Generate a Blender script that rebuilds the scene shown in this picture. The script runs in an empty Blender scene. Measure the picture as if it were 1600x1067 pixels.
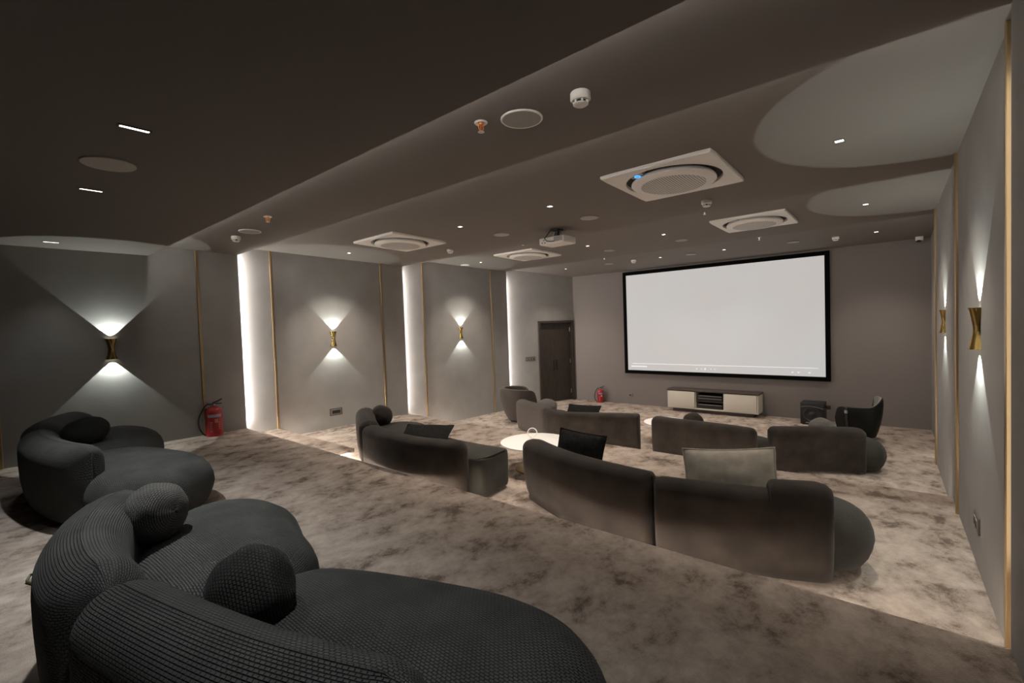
import bpy, math, random
from mathutils import Vector, Matrix, noise
from math import sin, cos, pi, sqrt, radians
random.seed(7)
SC = bpy.context.scene
COL = SC.collection

# ------------------------------------------------------------------ camera
cam_d = bpy.data.cameras.new('camera')
cam_d.sensor_width = 36.0
cam_d.lens = 16.488
cam_d.clip_start = 0.03
cam = bpy.data.objects.new('camera', cam_d)
COL.objects.link(cam)
_r = Vector((0.762061, 0.646584, -0.034542))
_u = Vector((0.004948, 0.047531, 0.998858))
_f = Vector((-0.647487, 0.761361, -0.033022))
m = Matrix(((_r.x, _u.x, -_f.x), (_r.y, _u.y, -_f.y), (_r.z, _u.z, -_f.z)))
cam.matrix_world = Matrix.Translation((0, 0, 2.15)) @ m.to_4x4()
SC.camera = cam

# ------------------------------------------------------------------ world / exposure / light levels
w = bpy.data.worlds.new('world')
SC.world = w
w.use_nodes = True
w.node_tree.nodes['Background'].inputs[0].default_value = (0, 0, 0, 1)
w.node_tree.nodes['Background'].inputs[1].default_value = 0.0
SC.view_settings.view_transform = 'Standard'
SC.view_settings.look = 'None'
SC.view_settings.exposure = 0.0
SC.view_settings.gamma = 1.0
SC.view_settings.use_curve_mapping = False

E_DOWN = {1: 160.0, 3: 215.0, 4: 210.0, 5: 140.0}   # recessed downlights, W
E_SCONCE = 38.0                                # each end of a wall sconce, W
E_WALL_LED = 115.0                              # upright strips behind the wall steps (radiance)
E_CEIL_LED = {1: 36.0, 2: 38.0, 3: 36.0, 4: 26.0}  # strips behind the ceiling steps
E_STEP_LED = 125.0                               # strips under the floor nosings
E_SCREEN = 0.50
WARM = (1.0, 0.87, 0.74)
NEUTRAL = (0.98, 1.0, 0.99)
COOL = (0.93, 1.0, 0.94)

# ------------------------------------------------------------------ materials
MATS = {}
def mat(name, color, rough=0.6, metal=0.0, spec=0.5, sheen=0.0, emit=None, estr=0.0, coat=0.0):
    mt = bpy.data.materials.new(name)
    mt.use_nodes = True
    b = mt.node_tree.nodes['Principled BSDF']
    b.inputs['Base Color'].default_value = (*color, 1)
    b.inputs['Roughness'].default_value = rough
    b.inputs['Metallic'].default_value = metal
    b.inputs['Specular IOR Level'].default_value = spec
    if sheen:
        b.inputs['Sheen Weight'].default_value = sheen
        b.inputs['Sheen Roughness'].default_value = 0.4
    if coat:
        b.inputs['Coat Weight'].default_value = coat
    if emit:
        b.inputs['Emission Color'].default_value = (*emit, 1)
        b.inputs['Emission Strength'].default_value = estr
    MATS[name] = mt
    return mt

def N(mt, t, **kw):
    n = mt.node_tree.nodes.new(t)
    for k, v in kw.items():
        setattr(n, k, v)
    return n
def LK(mt, a, b):
    mt.node_tree.links.new(a, b)

def mottle(mt, c1, c2, scale, detail=4, lo=0.35, hi=0.65, stretch=(1, 1, 1), distort=0.0, coords='Object'):
    tc = N(mt, 'ShaderNodeTexCoord'); mp = N(mt, 'ShaderNodeMapping')
    mp.inputs['Scale'].default_value = stretch
    nz = N(mt, 'ShaderNodeTexNoise'); nz.inputs['Scale'].default_value = scale
    nz.inputs['Detail'].default_value = detail; nz.inputs['Distortion'].default_value = distort
    cr = N(mt, 'ShaderNodeValToRGB')
    cr.color_ramp.elements[0].position = lo; cr.color_ramp.elements[0].color = (*c1, 1)
    cr.color_ramp.elements[1].position = hi; cr.color_ramp.elements[1].color = (*c2, 1)
    LK(mt, tc.outputs[coords], mp.inputs[0]); LK(mt, mp.outputs[0], nz.inputs[0]); LK(mt, nz.outputs['Fac'], cr.inputs[0])
    LK(mt, cr.outputs[0], mt.node_tree.nodes['Principled BSDF'].inputs['Base Color'])
    return tc, cr, nz

def bump(mt, sock, strength, dist):
    bp = N(mt, 'ShaderNodeBump'); bp.inputs['Strength'].default_value = strength; bp.inputs['Distance'].default_value = dist
    LK(mt, sock, bp.inputs['Height']); LK(mt, bp.outputs[0], mt.node_tree.nodes['Principled BSDF'].inputs['Normal'])
    return bp

# wall paper: grey, very fine woven grain
M_wall = mat('wall_paper', (0.27, 0.262, 0.25), 0.75, spec=0.25)
tc, cr, nz = mottle(M_wall, (0.262, 0.254, 0.243), (0.29, 0.281, 0.27), 3.0)
g = N(M_wall, 'ShaderNodeTexNoise'); g.inputs['Scale'].default_value = 260
LK(M_wall, tc.outputs['Object'], g.inputs[0]); bump(M_wall, g.outputs['Fac'], 0.08, 0.002)
M_wall_dark = mat('screen_wall_paint', (0.205, 0.182, 0.168), 0.8, spec=0.2)
M_ceil = mat('ceiling_paint', (0.19, 0.171, 0.154), 0.8, spec=0.25)

# carpet: mottled taupe pile
M_carpet = mat('carpet', (0.2, 0.17, 0.15), 0.95, spec=0.1)
def carpet_nodes(mt):
    nt = mt.node_tree
    geo = N(mt, 'ShaderNodeNewGeometry')
    mp = N(mt, 'ShaderNodeMapping'); mp.inputs['Scale'].default_value = (1.15, 0.9, 1.0); mp.inputs['Rotation'].default_value = (0, 0, 0.5)
    n1 = N(mt, 'ShaderNodeTexNoise'); n1.inputs['Scale'].default_value = 4.0; n1.inputs['Detail'].default_value = 6; n1.inputs['Roughness'].default_value = 0.62; n1.inputs['Distortion'].default_value = 0.25
    n2 = N(mt, 'ShaderNodeTexNoise'); n2.inputs['Scale'].default_value = 13; n2.inputs['Detail'].default_value = 5; n2.inputs['Roughness'].default_value = 0.7
    n3 = N(mt, 'ShaderNodeTexNoise'); n3.inputs['Scale'].default_value = 160; n3.inputs['Detail'].default_value = 2
    LK(mt, geo.outputs['Position'], mp.inputs[0]); LK(mt, mp.outputs[0], n1.inputs[0]); LK(mt, mp.outputs[0], n2.inputs[0]); LK(mt, geo.outputs['Position'], n3.inputs[0])
    a = N(mt, 'ShaderNodeMix'); a.data_type = 'FLOAT'; a.inputs[0].default_value = 0.30
    LK(mt, n1.outputs['Fac'], a.inputs[2]); LK(mt, n2.outputs['Fac'], a.inputs[3])
    b = N(mt, 'ShaderNodeMix'); b.data_type = 'FLOAT'; b.inputs[0].default_value = 0.10
    LK(mt, a.outputs[0], b.inputs[2]); LK(mt, n3.outputs['Fac'], b.inputs[3])
    cr = N(mt, 'ShaderNodeValToRGB'); e = cr.color_ramp.elements
    e[0].position = 0.395; e[0].color = (0.14, 0.107, 0.086, 1)
    e[1].position = 0.60; e[1].color = (0.445, 0.375, 0.322, 1)
    x = e.new(0.475); x.color = (0.315, 0.26, 0.22, 1)
    LK(mt, b.outputs[0], cr.inputs[0]); LK(mt, cr.outputs[0], nt.nodes['Principled BSDF'].inputs['Base Color'])
    bump(mt, n3.outputs['Fac'], 0.5, 0.012)
carpet_nodes(M_carpet)

def knit(name, c1, c2, w=0.019, h=0.0105, strength=1.0, sheen=0.06, dist=0.006, rough=0.85):
    mt = mat(name, c1, rough, spec=0.25, sheen=sheen)
    tc, cr, nz = mottle(mt, c1, c2, 5.0, 5)
    br = N(mt, 'ShaderNodeTexBrick'); br.offset = 0.5
    br.inputs['Color1'].default_value = (1, 1, 1, 1); br.inputs['Color2'].default_value = (0.9, 0.9, 0.9, 1); br.inputs['Mortar'].default_value = (0, 0, 0, 1)
    br.inputs['Scale'].default_value = 1.0; br.inputs['Mortar Size'].default_value = h * 0.24; br.inputs['Mortar Smooth'].default_value = 1.0
    br.inputs['Brick Width'].default_value = w; br.inputs['Row Height'].default_value = h
    LK(mt, tc.outputs['UV'], br.inputs[0])
    mx = N(mt, 'ShaderNodeMix'); mx.data_type = 'RGBA'; mx.blend_type = 'MULTIPLY'; mx.inputs[0].default_value = 0.8
    LK(mt, cr.outputs[0], mx.inputs[6]); LK(mt, br.outputs['Color'], mx.inputs[7])
    LK(mt, mx.outputs[2], mt.node_tree.nodes['Principled BSDF'].inputs['Base Color'])
    bump(mt, br.outputs['Color'], strength, dist)
    return mt

M_knit_grey = knit('grey_knit', (0.066, 0.069, 0.065), (0.098, 0.101, 0.096))
M_knit_pale = knit('grey_knit_cushion', (0.13, 0.125, 0.118), (0.17, 0.165, 0.155), w=0.02, h=0.011)
M_knit_black = knit('black_knit_cushion', (0.03, 0.031, 0.029), (0.045, 0.045, 0.042), w=0.016, h=0.012)
M_velvet = knit('brown_velvet', (0.019, 0.0142, 0.0105), (0.040, 0.031, 0.024), w=0.012, h=0.007, strength=0.25, sheen=0.1, dist=0.003)
M_velvet_green = knit('olive_grey_knit', (0.030, 0.0285, 0.022), (0.048, 0.046, 0.037), w=0.014, h=0.008, strength=0.5, sheen=0.1, dist=0.004)
M_black_cloth = mat('black_cloth', (0.01, 0.01, 0.009), 0.9, spec=0.1); mottle(M_black_cloth, (0.007, 0.007, 0.0065), (0.014, 0.014, 0.013), 30)
M_grey_linen = mat('grey_linen', (0.3, 0.27, 0.22), 0.9, spec=0.15, sheen=0.3)
tc, cr, nz = mottle(M_grey_linen, (0.26, 0.235, 0.195), (0.33, 0.30, 0.25), 14)
g = N(M_grey_linen, 'ShaderNodeTexNoise'); g.inputs['Scale'].default_value = 300; LK(M_grey_linen, tc.outputs['Object'], g.inputs[0]); bump(M_grey_linen, g.outputs['Fac'], 0.3, 0.003)
M_leather = mat('black_leather', (0.005, 0.006, 0.005), 0.5, spec=0.22)
M_lining = mat('grey_lining', (0.22, 0.21, 0.195), 0.85, spec=0.2, sheen=0.3)
M_brass = mat('brass', (0.46, 0.34, 0.19), 0.3, metal=1.0)
g = N(M_brass, 'ShaderNodeTexNoise'); g.inputs['Scale'].default_value = 4.0
M_brass_dark = mat('aged_brass', (0.34, 0.24, 0.08), 0.27, metal=1.0)
M_white = mat('white_plastic', (0.84, 0.81, 0.76), 0.45)
M_offwhite = mat('off_white_lacquer', (0.66, 0.62, 0.53), 0.4)
M_grille = mat('speaker_grille', (0.37, 0.355, 0.33), 0.7)
M_black = mat('black_plastic', (0.012, 0.012, 0.012), 0.5)
M_rubber = mat('dark_rubber', (0.02, 0.02, 0.02), 0.6)
M_frame = mat('screen_frame_velvet', (0.004, 0.004, 0.004), 0.95, spec=0.05)
M_table = mat('white_table_top', (0.86, 0.85, 0.82), 0.3)
M_darkwood = mat('dark_walnut', (0.055, 0.04, 0.03), 0.5); mottle(M_darkwood, (0.04, 0.029, 0.022), (0.075, 0.055, 0.042), 6, 6, stretch=(1, 12, 12))
M_door = mat('door_veneer', (0.04, 0.03, 0.024), 0.5); mottle(M_door, (0.03, 0.023, 0.018), (0.052, 0.04, 0.031), 5, 6, stretch=(14, 14, 1))
M_steel = mat('steel', (0.5, 0.49, 0.47), 0.3, metal=1.0)
M_copper = mat('copper_bulb', (0.8, 0.3, 0.1), 0.35, metal=0.6, emit=(1.0, 0.35, 0.1), estr=0.0)
M_red = mat('red_enamel', (0.36, 0.012, 0.016), 0.28, coat=0.4)
M_label_white = mat('label_white', (0.6, 0.6, 0.58), 0.5)
M_label_blue = mat('label_blue_grey', (0.3, 0.34, 0.45), 0.5)
M_plate = mat('socket_plate', (0.075, 0.066, 0.056), 0.45)
M_plate_rim = mat('socket_rim', (0.22, 0.2, 0.18), 0.4)
M_socket_grey = mat('grey_socket', (0.2, 0.185, 0.17), 0.5)
M_slot = mat('dark_slot', (0.01, 0.009, 0.008), 0.8)
M_glassrack = mat('smoked_rack', (0.025, 0.022, 0.02), 0.3)
M_blue = mat('blue_indicator', (0.02, 0.06, 0.2), 0.4, emit=(0.08, 0.4, 1.0), estr=1.6)
M_blue_dark = mat('blue_display', (0.01, 0.03, 0.08), 0.4, emit=(0.05, 0.25, 0.8), estr=0.15)
M_lamp = mat('lamp_lens', (0.9, 0.9, 0.9), 0.4, emit=(1.0, 0.94, 0.84), estr=6.0)
M_lamp_s = mat('sconce_lens', (0.9, 0.9, 0.9), 0.4, emit=COOL, estr=26.0)
M_reflector = mat('lamp_reflector', (0.85, 0.83, 0.8), 0.25, metal=1.0)
M_led_wall = mat('led_wall', (0.9, 0.9, 0.9), 0.5, emit=(1.0, 0.93, 0.88), estr=E_WALL_LED)
M_led_right = mat('led_wall_right', (0.9, 0.9, 0.9), 0.5, emit=(1.0, 0.93, 0.88), estr=E_WALL_LED * 0.14)
M_led_step = mat('led_step', (0.9, 0.9, 0.9), 0.5, emit=(1.0, 0.90, 0.80), estr=E_STEP_LED)
M_led_ceil = {k: mat('led_ceiling_%d' % k, (0.9, 0.9, 0.9), 0.5, emit=(1.0, 0.95, 0.90), estr=v) for k, v in E_CEIL_LED.items()}
M_screen = mat('projected_picture', (0.12, 0.12, 0.12), 0.8, spec=0.1, emit=(1.0, 0.935, 0.90), estr=E_SCREEN)
tcs = N(M_screen, 'ShaderNodeTexCoord'); ns = N(M_screen, 'ShaderNodeTexNoise'); ns.inputs['Scale'].default_value = 0.8; ns.inputs['Detail'].default_value = 1
crs = N(M_screen, 'ShaderNodeValToRGB'); crs.color_ramp.elements[0].position = 0.3; crs.color_ramp.elements[0].color = (1.0, 0.93, 0.89, 1); crs.color_ramp.elements[1].position = 0.7; crs.color_ramp.elements[1].color = (0.97, 0.955, 0.93, 1)
LK(M_screen, tcs.outputs['Object'], ns.inputs[0]); LK(M_screen, ns.outputs['Fac'], crs.inputs[0]); LK(M_screen, crs.outputs[0], M_screen.node_tree.nodes['Principled BSDF'].inputs['Emission Color'])
M_ui = mat('player_bar', (0.4, 0.4, 0.4), 0.8, emit=(0.95, 0.95, 1.0), estr=0.64)
M_ui_dim = mat('player_controls', (0.4, 0.4, 0.4), 0.8, emit=(0.98, 0.96, 1.0), estr=0.57)
# perforated cassette disc: rows of little dark holes
M_perf = mat('perforated_disc', (0.62, 0.59, 0.54), 0.5)
tc = N(M_perf, 'ShaderNodeTexCoord'); vo = N(M_perf, 'ShaderNodeTexVoronoi'); vo.voronoi_dimensions = '2D'; vo.inputs['Scale'].default_value = 42; vo.inputs['Randomness'].default_value = 0.0
cr = N(M_perf, 'ShaderNodeValToRGB'); cr.color_ramp.elements[0].position = 0.28; cr.color_ramp.elements[0].color = (0.03, 0.028, 0.025, 1); cr.color_ramp.elements[1].position = 0.42; cr.color_ramp.elements[1].color = (0.80, 0.77, 0.72, 1)
LK(M_perf, tc.outputs['Object'], vo.inputs[0]); LK(M_perf, vo.outputs['Distance'], cr.inputs[0]); LK(M_perf, cr.outputs[0], M_perf.node_tree.nodes['Principled BSDF'].inputs['Base Color'])

# ------------------------------------------------------------------ mesh helpers
ORG = {}
class MB:
    """collects geometry, then links it as one mesh object"""
    def __init__(self):
        self.v = []; self.f = []; self.uv = {}
    def add(self, vs, fs, uvs=None):
        o = len(self.v); self.v += [tuple(x) for x in vs]
        for i, f in enumerate(fs):
            if uvs: self.uv[len(self.f)] = uvs[i]
            self.f.append(tuple(o + k for k in f))
        return self
    def box(self, c, s, bev=0.0):
        x, y, z = c; a, b, d = s[0] / 2, s[1] / 2, s[2] / 2
        if bev <= 0:
            vs = [(x + i * a, y + j * b, z + k * d) for i in (-1, 1) for j in (-1, 1) for k in (-1, 1)]
            fs = [(0, 1, 3, 2), (4, 6, 7, 5), (0, 4, 5, 1), (2, 3, 7, 6), (0, 2, 6, 4), (1, 5, 7, 3)]
            return self.add(vs, fs)
        # rounded outline in x/y, chamfered top and bottom
        e = min(bev, a, b, d)
        def ring(ins, zz):
            r = e
            pts = []
            for cx, cy, a0 in ((a - r, b - r, 0), (-a + r, b - r, pi / 2), (-a + r, -b + r, pi), (a - r, -b + r, 1.5 * pi)):
                for k in range(4):
                    t = a0 + k * pi / 6
                    rr = max(r - ins, 0.0002)
                    pts.append((x + cx + rr * cos(t), y + cy + rr * sin(t), z + zz))
            return pts
        return self.loft([ring(e * .7, -d), ring(e * .2, -d + e * .3), ring(0, -d + e), ring(0, d - e), ring(e * .2, d - e * .3), ring(e * .7, d)])
    def loft(self, rings, closed=True, caps=True):
        n = len(rings[0]); vs = [p for r in rings for p in r]; fs = []
        for i in range(len(rings) - 1):
            for j in range(n if closed else n - 1):
                k = (j + 1) % n
                fs.append((i * n + j, i * n + k, (i + 1) * n + k, (i + 1) * n + j))
        if caps:
            fs.append(tuple(range(n - 1, -1, -1))); fs.append(tuple((len(rings) - 1) * n + j for j in range(n)))
        return self.add(vs, fs)
    def lathe(self, prof, c=(0, 0, 0), n=32, axis='z', caps=True, mtx=None):
        rings = []
        for r, h in prof:
            ring = []
            for j in range(n):
                a = 2 * pi * j / n
                p = Vector((r * cos(a), r * sin(a), h))
                if axis == 'y': p = Vector((p.x, p.z, p.y))
                if axis == 'x': p = Vector((p.z, p.x, p.y))
                if mtx: p = mtx @ p
                ring.append((p.x + c[0], p.y + c[1], p.z + c[2]))
            rings.append(ring)
        return self.loft(rings, True, caps)
    def tube(self, pts, r, n=8, closed=False, caps=True):
        P = [Vector(p) for p in pts]; rings = []; m_ = len(P)
        up = Vector((0, 0, 1)); prev = None
        for i in range(m_):
            if closed: t = P[(i + 1) % m_] - P[i - 1]
            else: t = P[min(i + 1, m_ - 1)] - P[max(i - 1, 0)]
            t.normalize()
            if prev is None:
                a = t.cross(up)
                if a.length < 1e-3: a = t.cross(Vector((1, 0, 0)))
                a.normalize()
            else:
                a = prev - t * prev.dot(t); a.normalize()
            prev = a; b = t.cross(a)
            rr = r[i] if isinstance(r, (list, tuple)) else r
            rings.append([tuple(P[i] + a * rr * cos(2 * pi * j / n) + b * rr * sin(2 * pi * j / n)) for j in range(n)])
        if closed: rings.append(rings[0])
        return self.loft(rings, True, caps and not closed)
    def obj(self, name, material, parent=None, smooth=True, local=False, angle=40):
        me = bpy.data.meshes.new(name)
        o = ORG.get(parent.name, Vector()) if (parent is not None and not local) else Vector()
        me.from_pydata([(x - o.x, y - o.y, z - o.z) for x, y, z in self.v], [], self.f)
        if self.uv:
            l = me.uv_layers.new(name='UVMap')
            for i, p in enumerate(me.polygons):
                if i in self.uv:
                    for k, li in enumerate(p.loop_indices): l.data[li].uv = self.uv[i][k]
        me.materials.append(material)
        me.validate(); me.update()
        if smooth:
            me.shade_smooth()
            try: me.set_sharp_from_angle(angle=radians(angle))
            except Exception: pass
        ob = bpy.data.objects.new(name, me); COL.objects.link(ob)
        if parent is not None: ob.parent = parent
        ORG[ob.name] = o
        return ob

def thing(name, label, cat, loc=(0, 0, 0), rot=(0, 0, 0), group=None):
    o = bpy.data.objects.new(name, None); COL.objects.link(o)
    o.empty_display_size = 0.1
    o.location = loc; o.rotation_euler = rot; o['label'] = label; o['category'] = cat
    if group: o['group'] = group
    ORG[o.name] = Vector(loc)
    return o
def struct(o, parent=None):
    if parent is None: o['kind'] = 'structure'
    return o
def dup(root, loc, label, rot=None, group=None):
    r = root.copy(); COL.objects.link(r); r.location = loc; r['label'] = label
    if rot: r.rotation_euler = rot
    if group: r['group'] = group
    for ch in list(root.children):
        c = ch.copy(); COL.objects.link(c); c.parent = r
        for gch in list(ch.children):
            d = gch.copy(); COL.objects.link(d); d.parent = c
    return r

def catmull(P, per=8, closed=False):
    P = [Vector(p) for p in P]; n = len(P); out = []
    seg = n if closed else n - 1
    for i in range(seg):
        if closed: a, b, c, d = P[i - 1], P[i], P[(i + 1) % n], P[(i + 2) % n]
        else:
            b, c = P[i], P[i + 1]
            a = P[i - 1] if i else b * 2 - c
            d = P[i + 2] if i + 2 < n else c * 2 - b
        for k in range(per):
            t = k / per
            out.append(0.5 * ((2 * b) + (c - a) * t + (2 * a - 5 * b + 4 * c - d) * t * t + (3 * b - a - 3 * c + d) * t ** 3))
    if not closed: out.append(P[-1])
    return out

def resample(pts, ss):
    L = [0]
    for i in range(1, len(pts)): L.append(L[-1] + (pts[i] - pts[i - 1]).length)
    out = []; j = 0
    for s in ss:
        s = min(max(s, 0), L[-1])
        while j < len(L) - 2 and L[j + 1] < s: j += 1
        d = L[j + 1] - L[j]
        t = (s - L[j]) / d if d > 1e-9 else 0
        out.append((pts[j].lerp(pts[j + 1], t)))
    return out, L[-1]

# ------------------------------------------------------------------ room: levels and plan
F0, F1, F2 = 0.0, 0.415, 0.697
Y1, Y2, Y3, Y4, YD, YB = 1.729, 2.836, 5.93, 9.17, 11.32, -4.0
XL_OUT, XR_OUT = -8.35, 0.75

# floor: three carpeted tiers, each nosing overhangs a recessed riser
def tier(name, y_edge, z, y_start, zbase):
    lip, over = 0.05, 0.06
    prof = [(y_start, zbase), (y_edge - over, zbase), (y_edge - over, z - lip), (y_edge - 0.008, z - lip), (y_edge, z - lip + 0.008), (y_edge, z - 0.012), (y_edge - 0.012, z), (y_start, z)]
    mb = MB(); mb.loft([[(x, y, zz) for y, zz in prof] for x in (XL_OUT, XR_OUT)])
    o = struct(mb.obj(name, M_carpet, smooth=False))
    l = MB(); l.box(((XL_OUT + XR_OUT) / 2, y_edge - over + 0.012, z - lip - 0.006), (XR_OUT - XL_OUT - 0.6, 0.016, 0.010))
    l.obj('light_strip', M_led_step, o, smooth=False)
    return o
mb = MB(); mb.box(((XL_OUT + XR_OUT) / 2, (YB + YD) / 2, -0.1), (XR_OUT - XL_OUT, YD - YB + 0.4, 0.2))
struct(mb.obj('floor', M_carpet, smooth=False))
tier('floor', Y3, F1, Y2 - 0.4, 0.0)
tier('floor', Y2 + 0.02, F2, YB, 0.0)
def tread(y0, y1, x1, z, zb):
    lip, over = 0.045, 0.05
    mb = MB()
    mb.box(((XL_OUT + x1 - over) / 2, (y0 + y1 - over) / 2, (z + zb - lip) / 2), (x1 - over - XL_OUT, y1 - y0 - over, z - lip - zb))
    mb.box(((XL_OUT + x1) / 2, (y0 + y1) / 2, z - lip / 2), (x1 - XL_OUT, y1 - y0, lip))
    o = struct(mb.obj('floor', M_carpet, smooth=False))
    l = MB(); l.box(((-7.9 + x1 - over) / 2, y1 - over + 0.01, z - lip - 0.006), (x1 - over + 7.9, 0.014, 0.01))
    l.box((x1 - over + 0.01, (y0 + y1) / 2, z - lip - 0.006), (0.014, y1 - y0 - 0.1, 0.01))
    l.obj('light_strip', M_led_step, o, smooth=False)
tread(Y2 - 0.04, 3.37, -5.72, 0.575, F1)
tread(Y3 - 0.06, 6.45, -6.75, 0.205, F0)

# walls: saw-tooth sections, each far end stands proud and hides an upright light strip
SL = [(YB, -0.26, -8.0, -7.90), (-0.26, Y2, -8.06, -7.91), (Y2, Y3, -8.05, -7.92), (Y3, Y4, -8.07, -7.92), (Y4, YD, -8.06, -7.30)]
SR = [(YB, -0.26, 0.48, 0.42), (-0.26, Y2, 0.43, 0.32), (Y2, Y3, 0.385, 0.292), (Y3, Y4, 0.36, 0.265), (Y4, YD, 0.34, 0.288)]
ZT = 3.9
D0, D1, DH = 10.165, 11.285, 2.255     # door opening on the left wall by the screen
def wall_x(tab, y):
    for a, b, xa, xb in tab:
        if a <= y <= b: return xa + (xb - xa) * (y - a) / (b - a)
def prism(pts, z0, z1):
    mb = MB(); mb.loft([[(x, y, z) for x, y in pts] for z in (z0, z1)]); return mb
left_secs = []
for i, (a, b, xa, xb) in enumerate(SL):
    if i < 4:
        o = struct(prism([(xa, a), (XL_OUT, a), (XL_OUT, b), (xb, b)], -0.1, ZT).obj('wall_left', M_wall, smooth=False))
    else:
        x0, x1 = wall_x(SL, D0), wall_x(SL, D1)
        mb = prism([(xa, a), (XL_OUT, a), (XL_OUT, D0), (x0, D0)], -0.1, ZT)
        p2 = prism([(x0, D0), (XL_OUT, D0), (XL_OUT, D1), (x1, D1)], DH, ZT); mb.add(p2.v, p2.f)
        p3 = prism([(x1, D1), (XL_OUT, D1), (XL_OUT, b), (xb, b)], -0.1, ZT); mb.add(p3.v, p3.f)
        o = struct(mb.obj('wall_left', M_wall, smooth=False))
    left_secs.append(o)
    if i in (1, 2, 3):
        fz = {1: F2, 2: F1, 3: F0}[i]
        l = MB(); l.box((xb - 0.075, b + 0.006, (fz + 3.42) / 2), (0.02, 0.012, 3.42 - fz - 0.04))
        l.obj('light_strip', M_led_wall, o, smooth=False)
for i, (a, b, xa, xb) in enumerate(SR):
    o = struct(prism([(xa, a), (xb, b), (XR_OUT, b), (XR_OUT, a)], -0.1, ZT).obj('wall_right', M_wall, smooth=False))
    if i in (1, 2, 3):
        fz = {1: F2, 2: F1, 3: F0}[i]
        l = MB(); l.box((xb + 0.05, b + 0.006, (fz + 3.42) / 2), (0.014, 0.012, 3.42 - fz - 0.04))
        l.obj('light_strip', M_led_right, o, smooth=False)
mb = MB(); mb.box(((XL_OUT + XR_OUT) / 2, YD + 0.1, ZT / 2), (XR_OUT - XL_OUT, 0.2, ZT + 0.2)); struct(mb.obj('wall_front', M_wall_dark, smooth=False))
mb = MB(); mb.box(((XL_OUT + XR_OUT) / 2, YB - 0.1, ZT / 2), (XR_OUT - XL_OUT, 0.2, ZT + 0.2)); struct(mb.obj('wall_back', M_wall, smooth=False))

# ceiling: five stepped panels, light strip behind each step
PAN = [(YB, Y1, 3.335, 3.286), (Y1, Y2, 3.43, 3.393), (Y2, Y3, 3.53, 3.449), (Y3, Y4, 3.63, 3.557), (Y4, YD, 3.64, 3.477)]
def zc(y):
    for a, b, za, zb in PAN:
        if a <= y <= b: return za + (zb - za) * (y - a) / (b - a)
for i, (a, b, za, zb) in enumerate(PAN):
    mb = MB(); mb.loft([[(x, y, z) for y, z in ((a, za), (b, zb), (b, ZT + .05), (a, ZT + .05))] for x in (XL_OUT, XR_OUT)])
    o = struct(mb.obj('ceiling', M_ceil, smooth=False))
    if i < 4:
        zn = PAN[i + 1][2]
        l = MB(); l.box(((XL_OUT + XR_OUT) / 2, b + 0.006, zb + (zn - zb) * 0.55), (7.9, 0.012, 0.012))
        l.obj('light_strip', M_led_ceil[i + 1], o, smooth=False)

# brass strips on the walls
def strip(y, side, z0, n):
    tab = SL if side < 0 else SR
    x = wall_x(tab, y); s = -side
    for a, b, xa, xb in tab:
        if a <= y <= b: sl = (xb - xa) / (b - a)
    h = zc(y) - z0; w_, p = 0.038, 0.02
    mb = MB()
    prof = [(-0.03, -w_ / 2), (p - 0.005, -w_ / 2), (p, -w_ / 2 + 0.005), (p, w_ / 2 - 0.005), (p - 0.005, w_ / 2), (-0.03, w_ / 2)]
    rings = [[(x + s * d + sl * yy, y + yy, z0 + zz) for d, yy in prof] for zz in (0, h)]
    mb.loft(rings)
    struct(mb.obj('trim_%d' % n, M_brass, smooth=False))
for n, (y, sd, z0) in enumerate([(0.242, -1, F2), (2.287, -1, F2), (3.365, -1, F1), (5.41, -1, F1), (6.528, -1, F0), (8.586, -1, F0),
                                 (3.305, 1, F1), (5.447, 1, F1), (6.52, 1, F0), (8.786, 1, F0)]):
    strip(y, sd, z0, n + 1)

# door: double leaf, dark veneer, in a frame
dd = Vector((wall_x(SL, D1) - wall_x(SL, D0), D1 - D0, 0)); W_D = dd.length; ang = math.atan2(dd.y, dd.x)
door = bpy.data.objects.new('door_1', None); COL.objects.link(door); door['kind'] = 'structure'
door.location = (wall_x(SL, D0), D0, 0); door.rotation_euler = (0, 0, ang); ORG[door.name] = Vector()
# local: x along the wall, y = +into the wall (left of travel), z up
mb = MB()
for c, s in (((0.03, 0.06, DH / 2), (0.06, 0.2, DH)), ((W_D - 0.03, 0.06, DH / 2), (0.06, 0.2, DH)), ((W_D / 2, 0.06, DH - 0.03), (W_D - 0.12, 0.2, 0.06))): mb.box(c, s)
mb.obj('door_frame', M_door, door, smooth=False, local=True)
lw = (W_D - 0.12) / 2
for k in range(2):
    x0 = 0.06 + k * lw
    mb = MB(); mb.box((x0 + lw / 2, 0.10, (DH - 0.06) / 2), (lw - 0.004, 0.045, DH - 0.07), 0.003)
    leaf = mb.obj('door_leaf', M_door, door, smooth=False, local=True)
    hx = 0.06 + lw + (-0.055 if k == 0 else 0.055)
    mb = MB(); mb.box((hx, 0.050, 1.02), (0.024, 0.014, 0.30), 0.004); mb.box((hx, 0.066, 0.90), (0.016, 0.03, 0.016)); mb.box((hx, 0.066, 1.14), (0.016, 0.03, 0.016))
    mb.obj('door_handle', M_black, leaf, local=True)
for z in (0.25, 1.1, 2.0):
    mb = MB(); mb.lathe([(0.012, -0.055), (0.012, 0.055)], (W_D - 0.068, 0.068, z), 10)
    mb.obj('hinge', M_steel, door, local=True)

# ------------------------------------------------------------------ lights in their fixtures
def spot(parent, loc, energy, size, blend, color, up=False, radius=0.02, rot=None):
    ld = bpy.data.lights.new('lamp', 'SPOT'); ld.energy = energy; ld.spot_size = radians(size); ld.spot_blend = blend
    ld.color = color; ld.shadow_soft_size = radius
    lo = bpy.data.objects.new('lamp', ld); COL.objects.link(lo); lo.parent = parent; lo.location = loc
    lo.rotation_euler = rot if rot else ((pi, 0, 0) if up else (0, 0, 0))
    return lo

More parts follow.
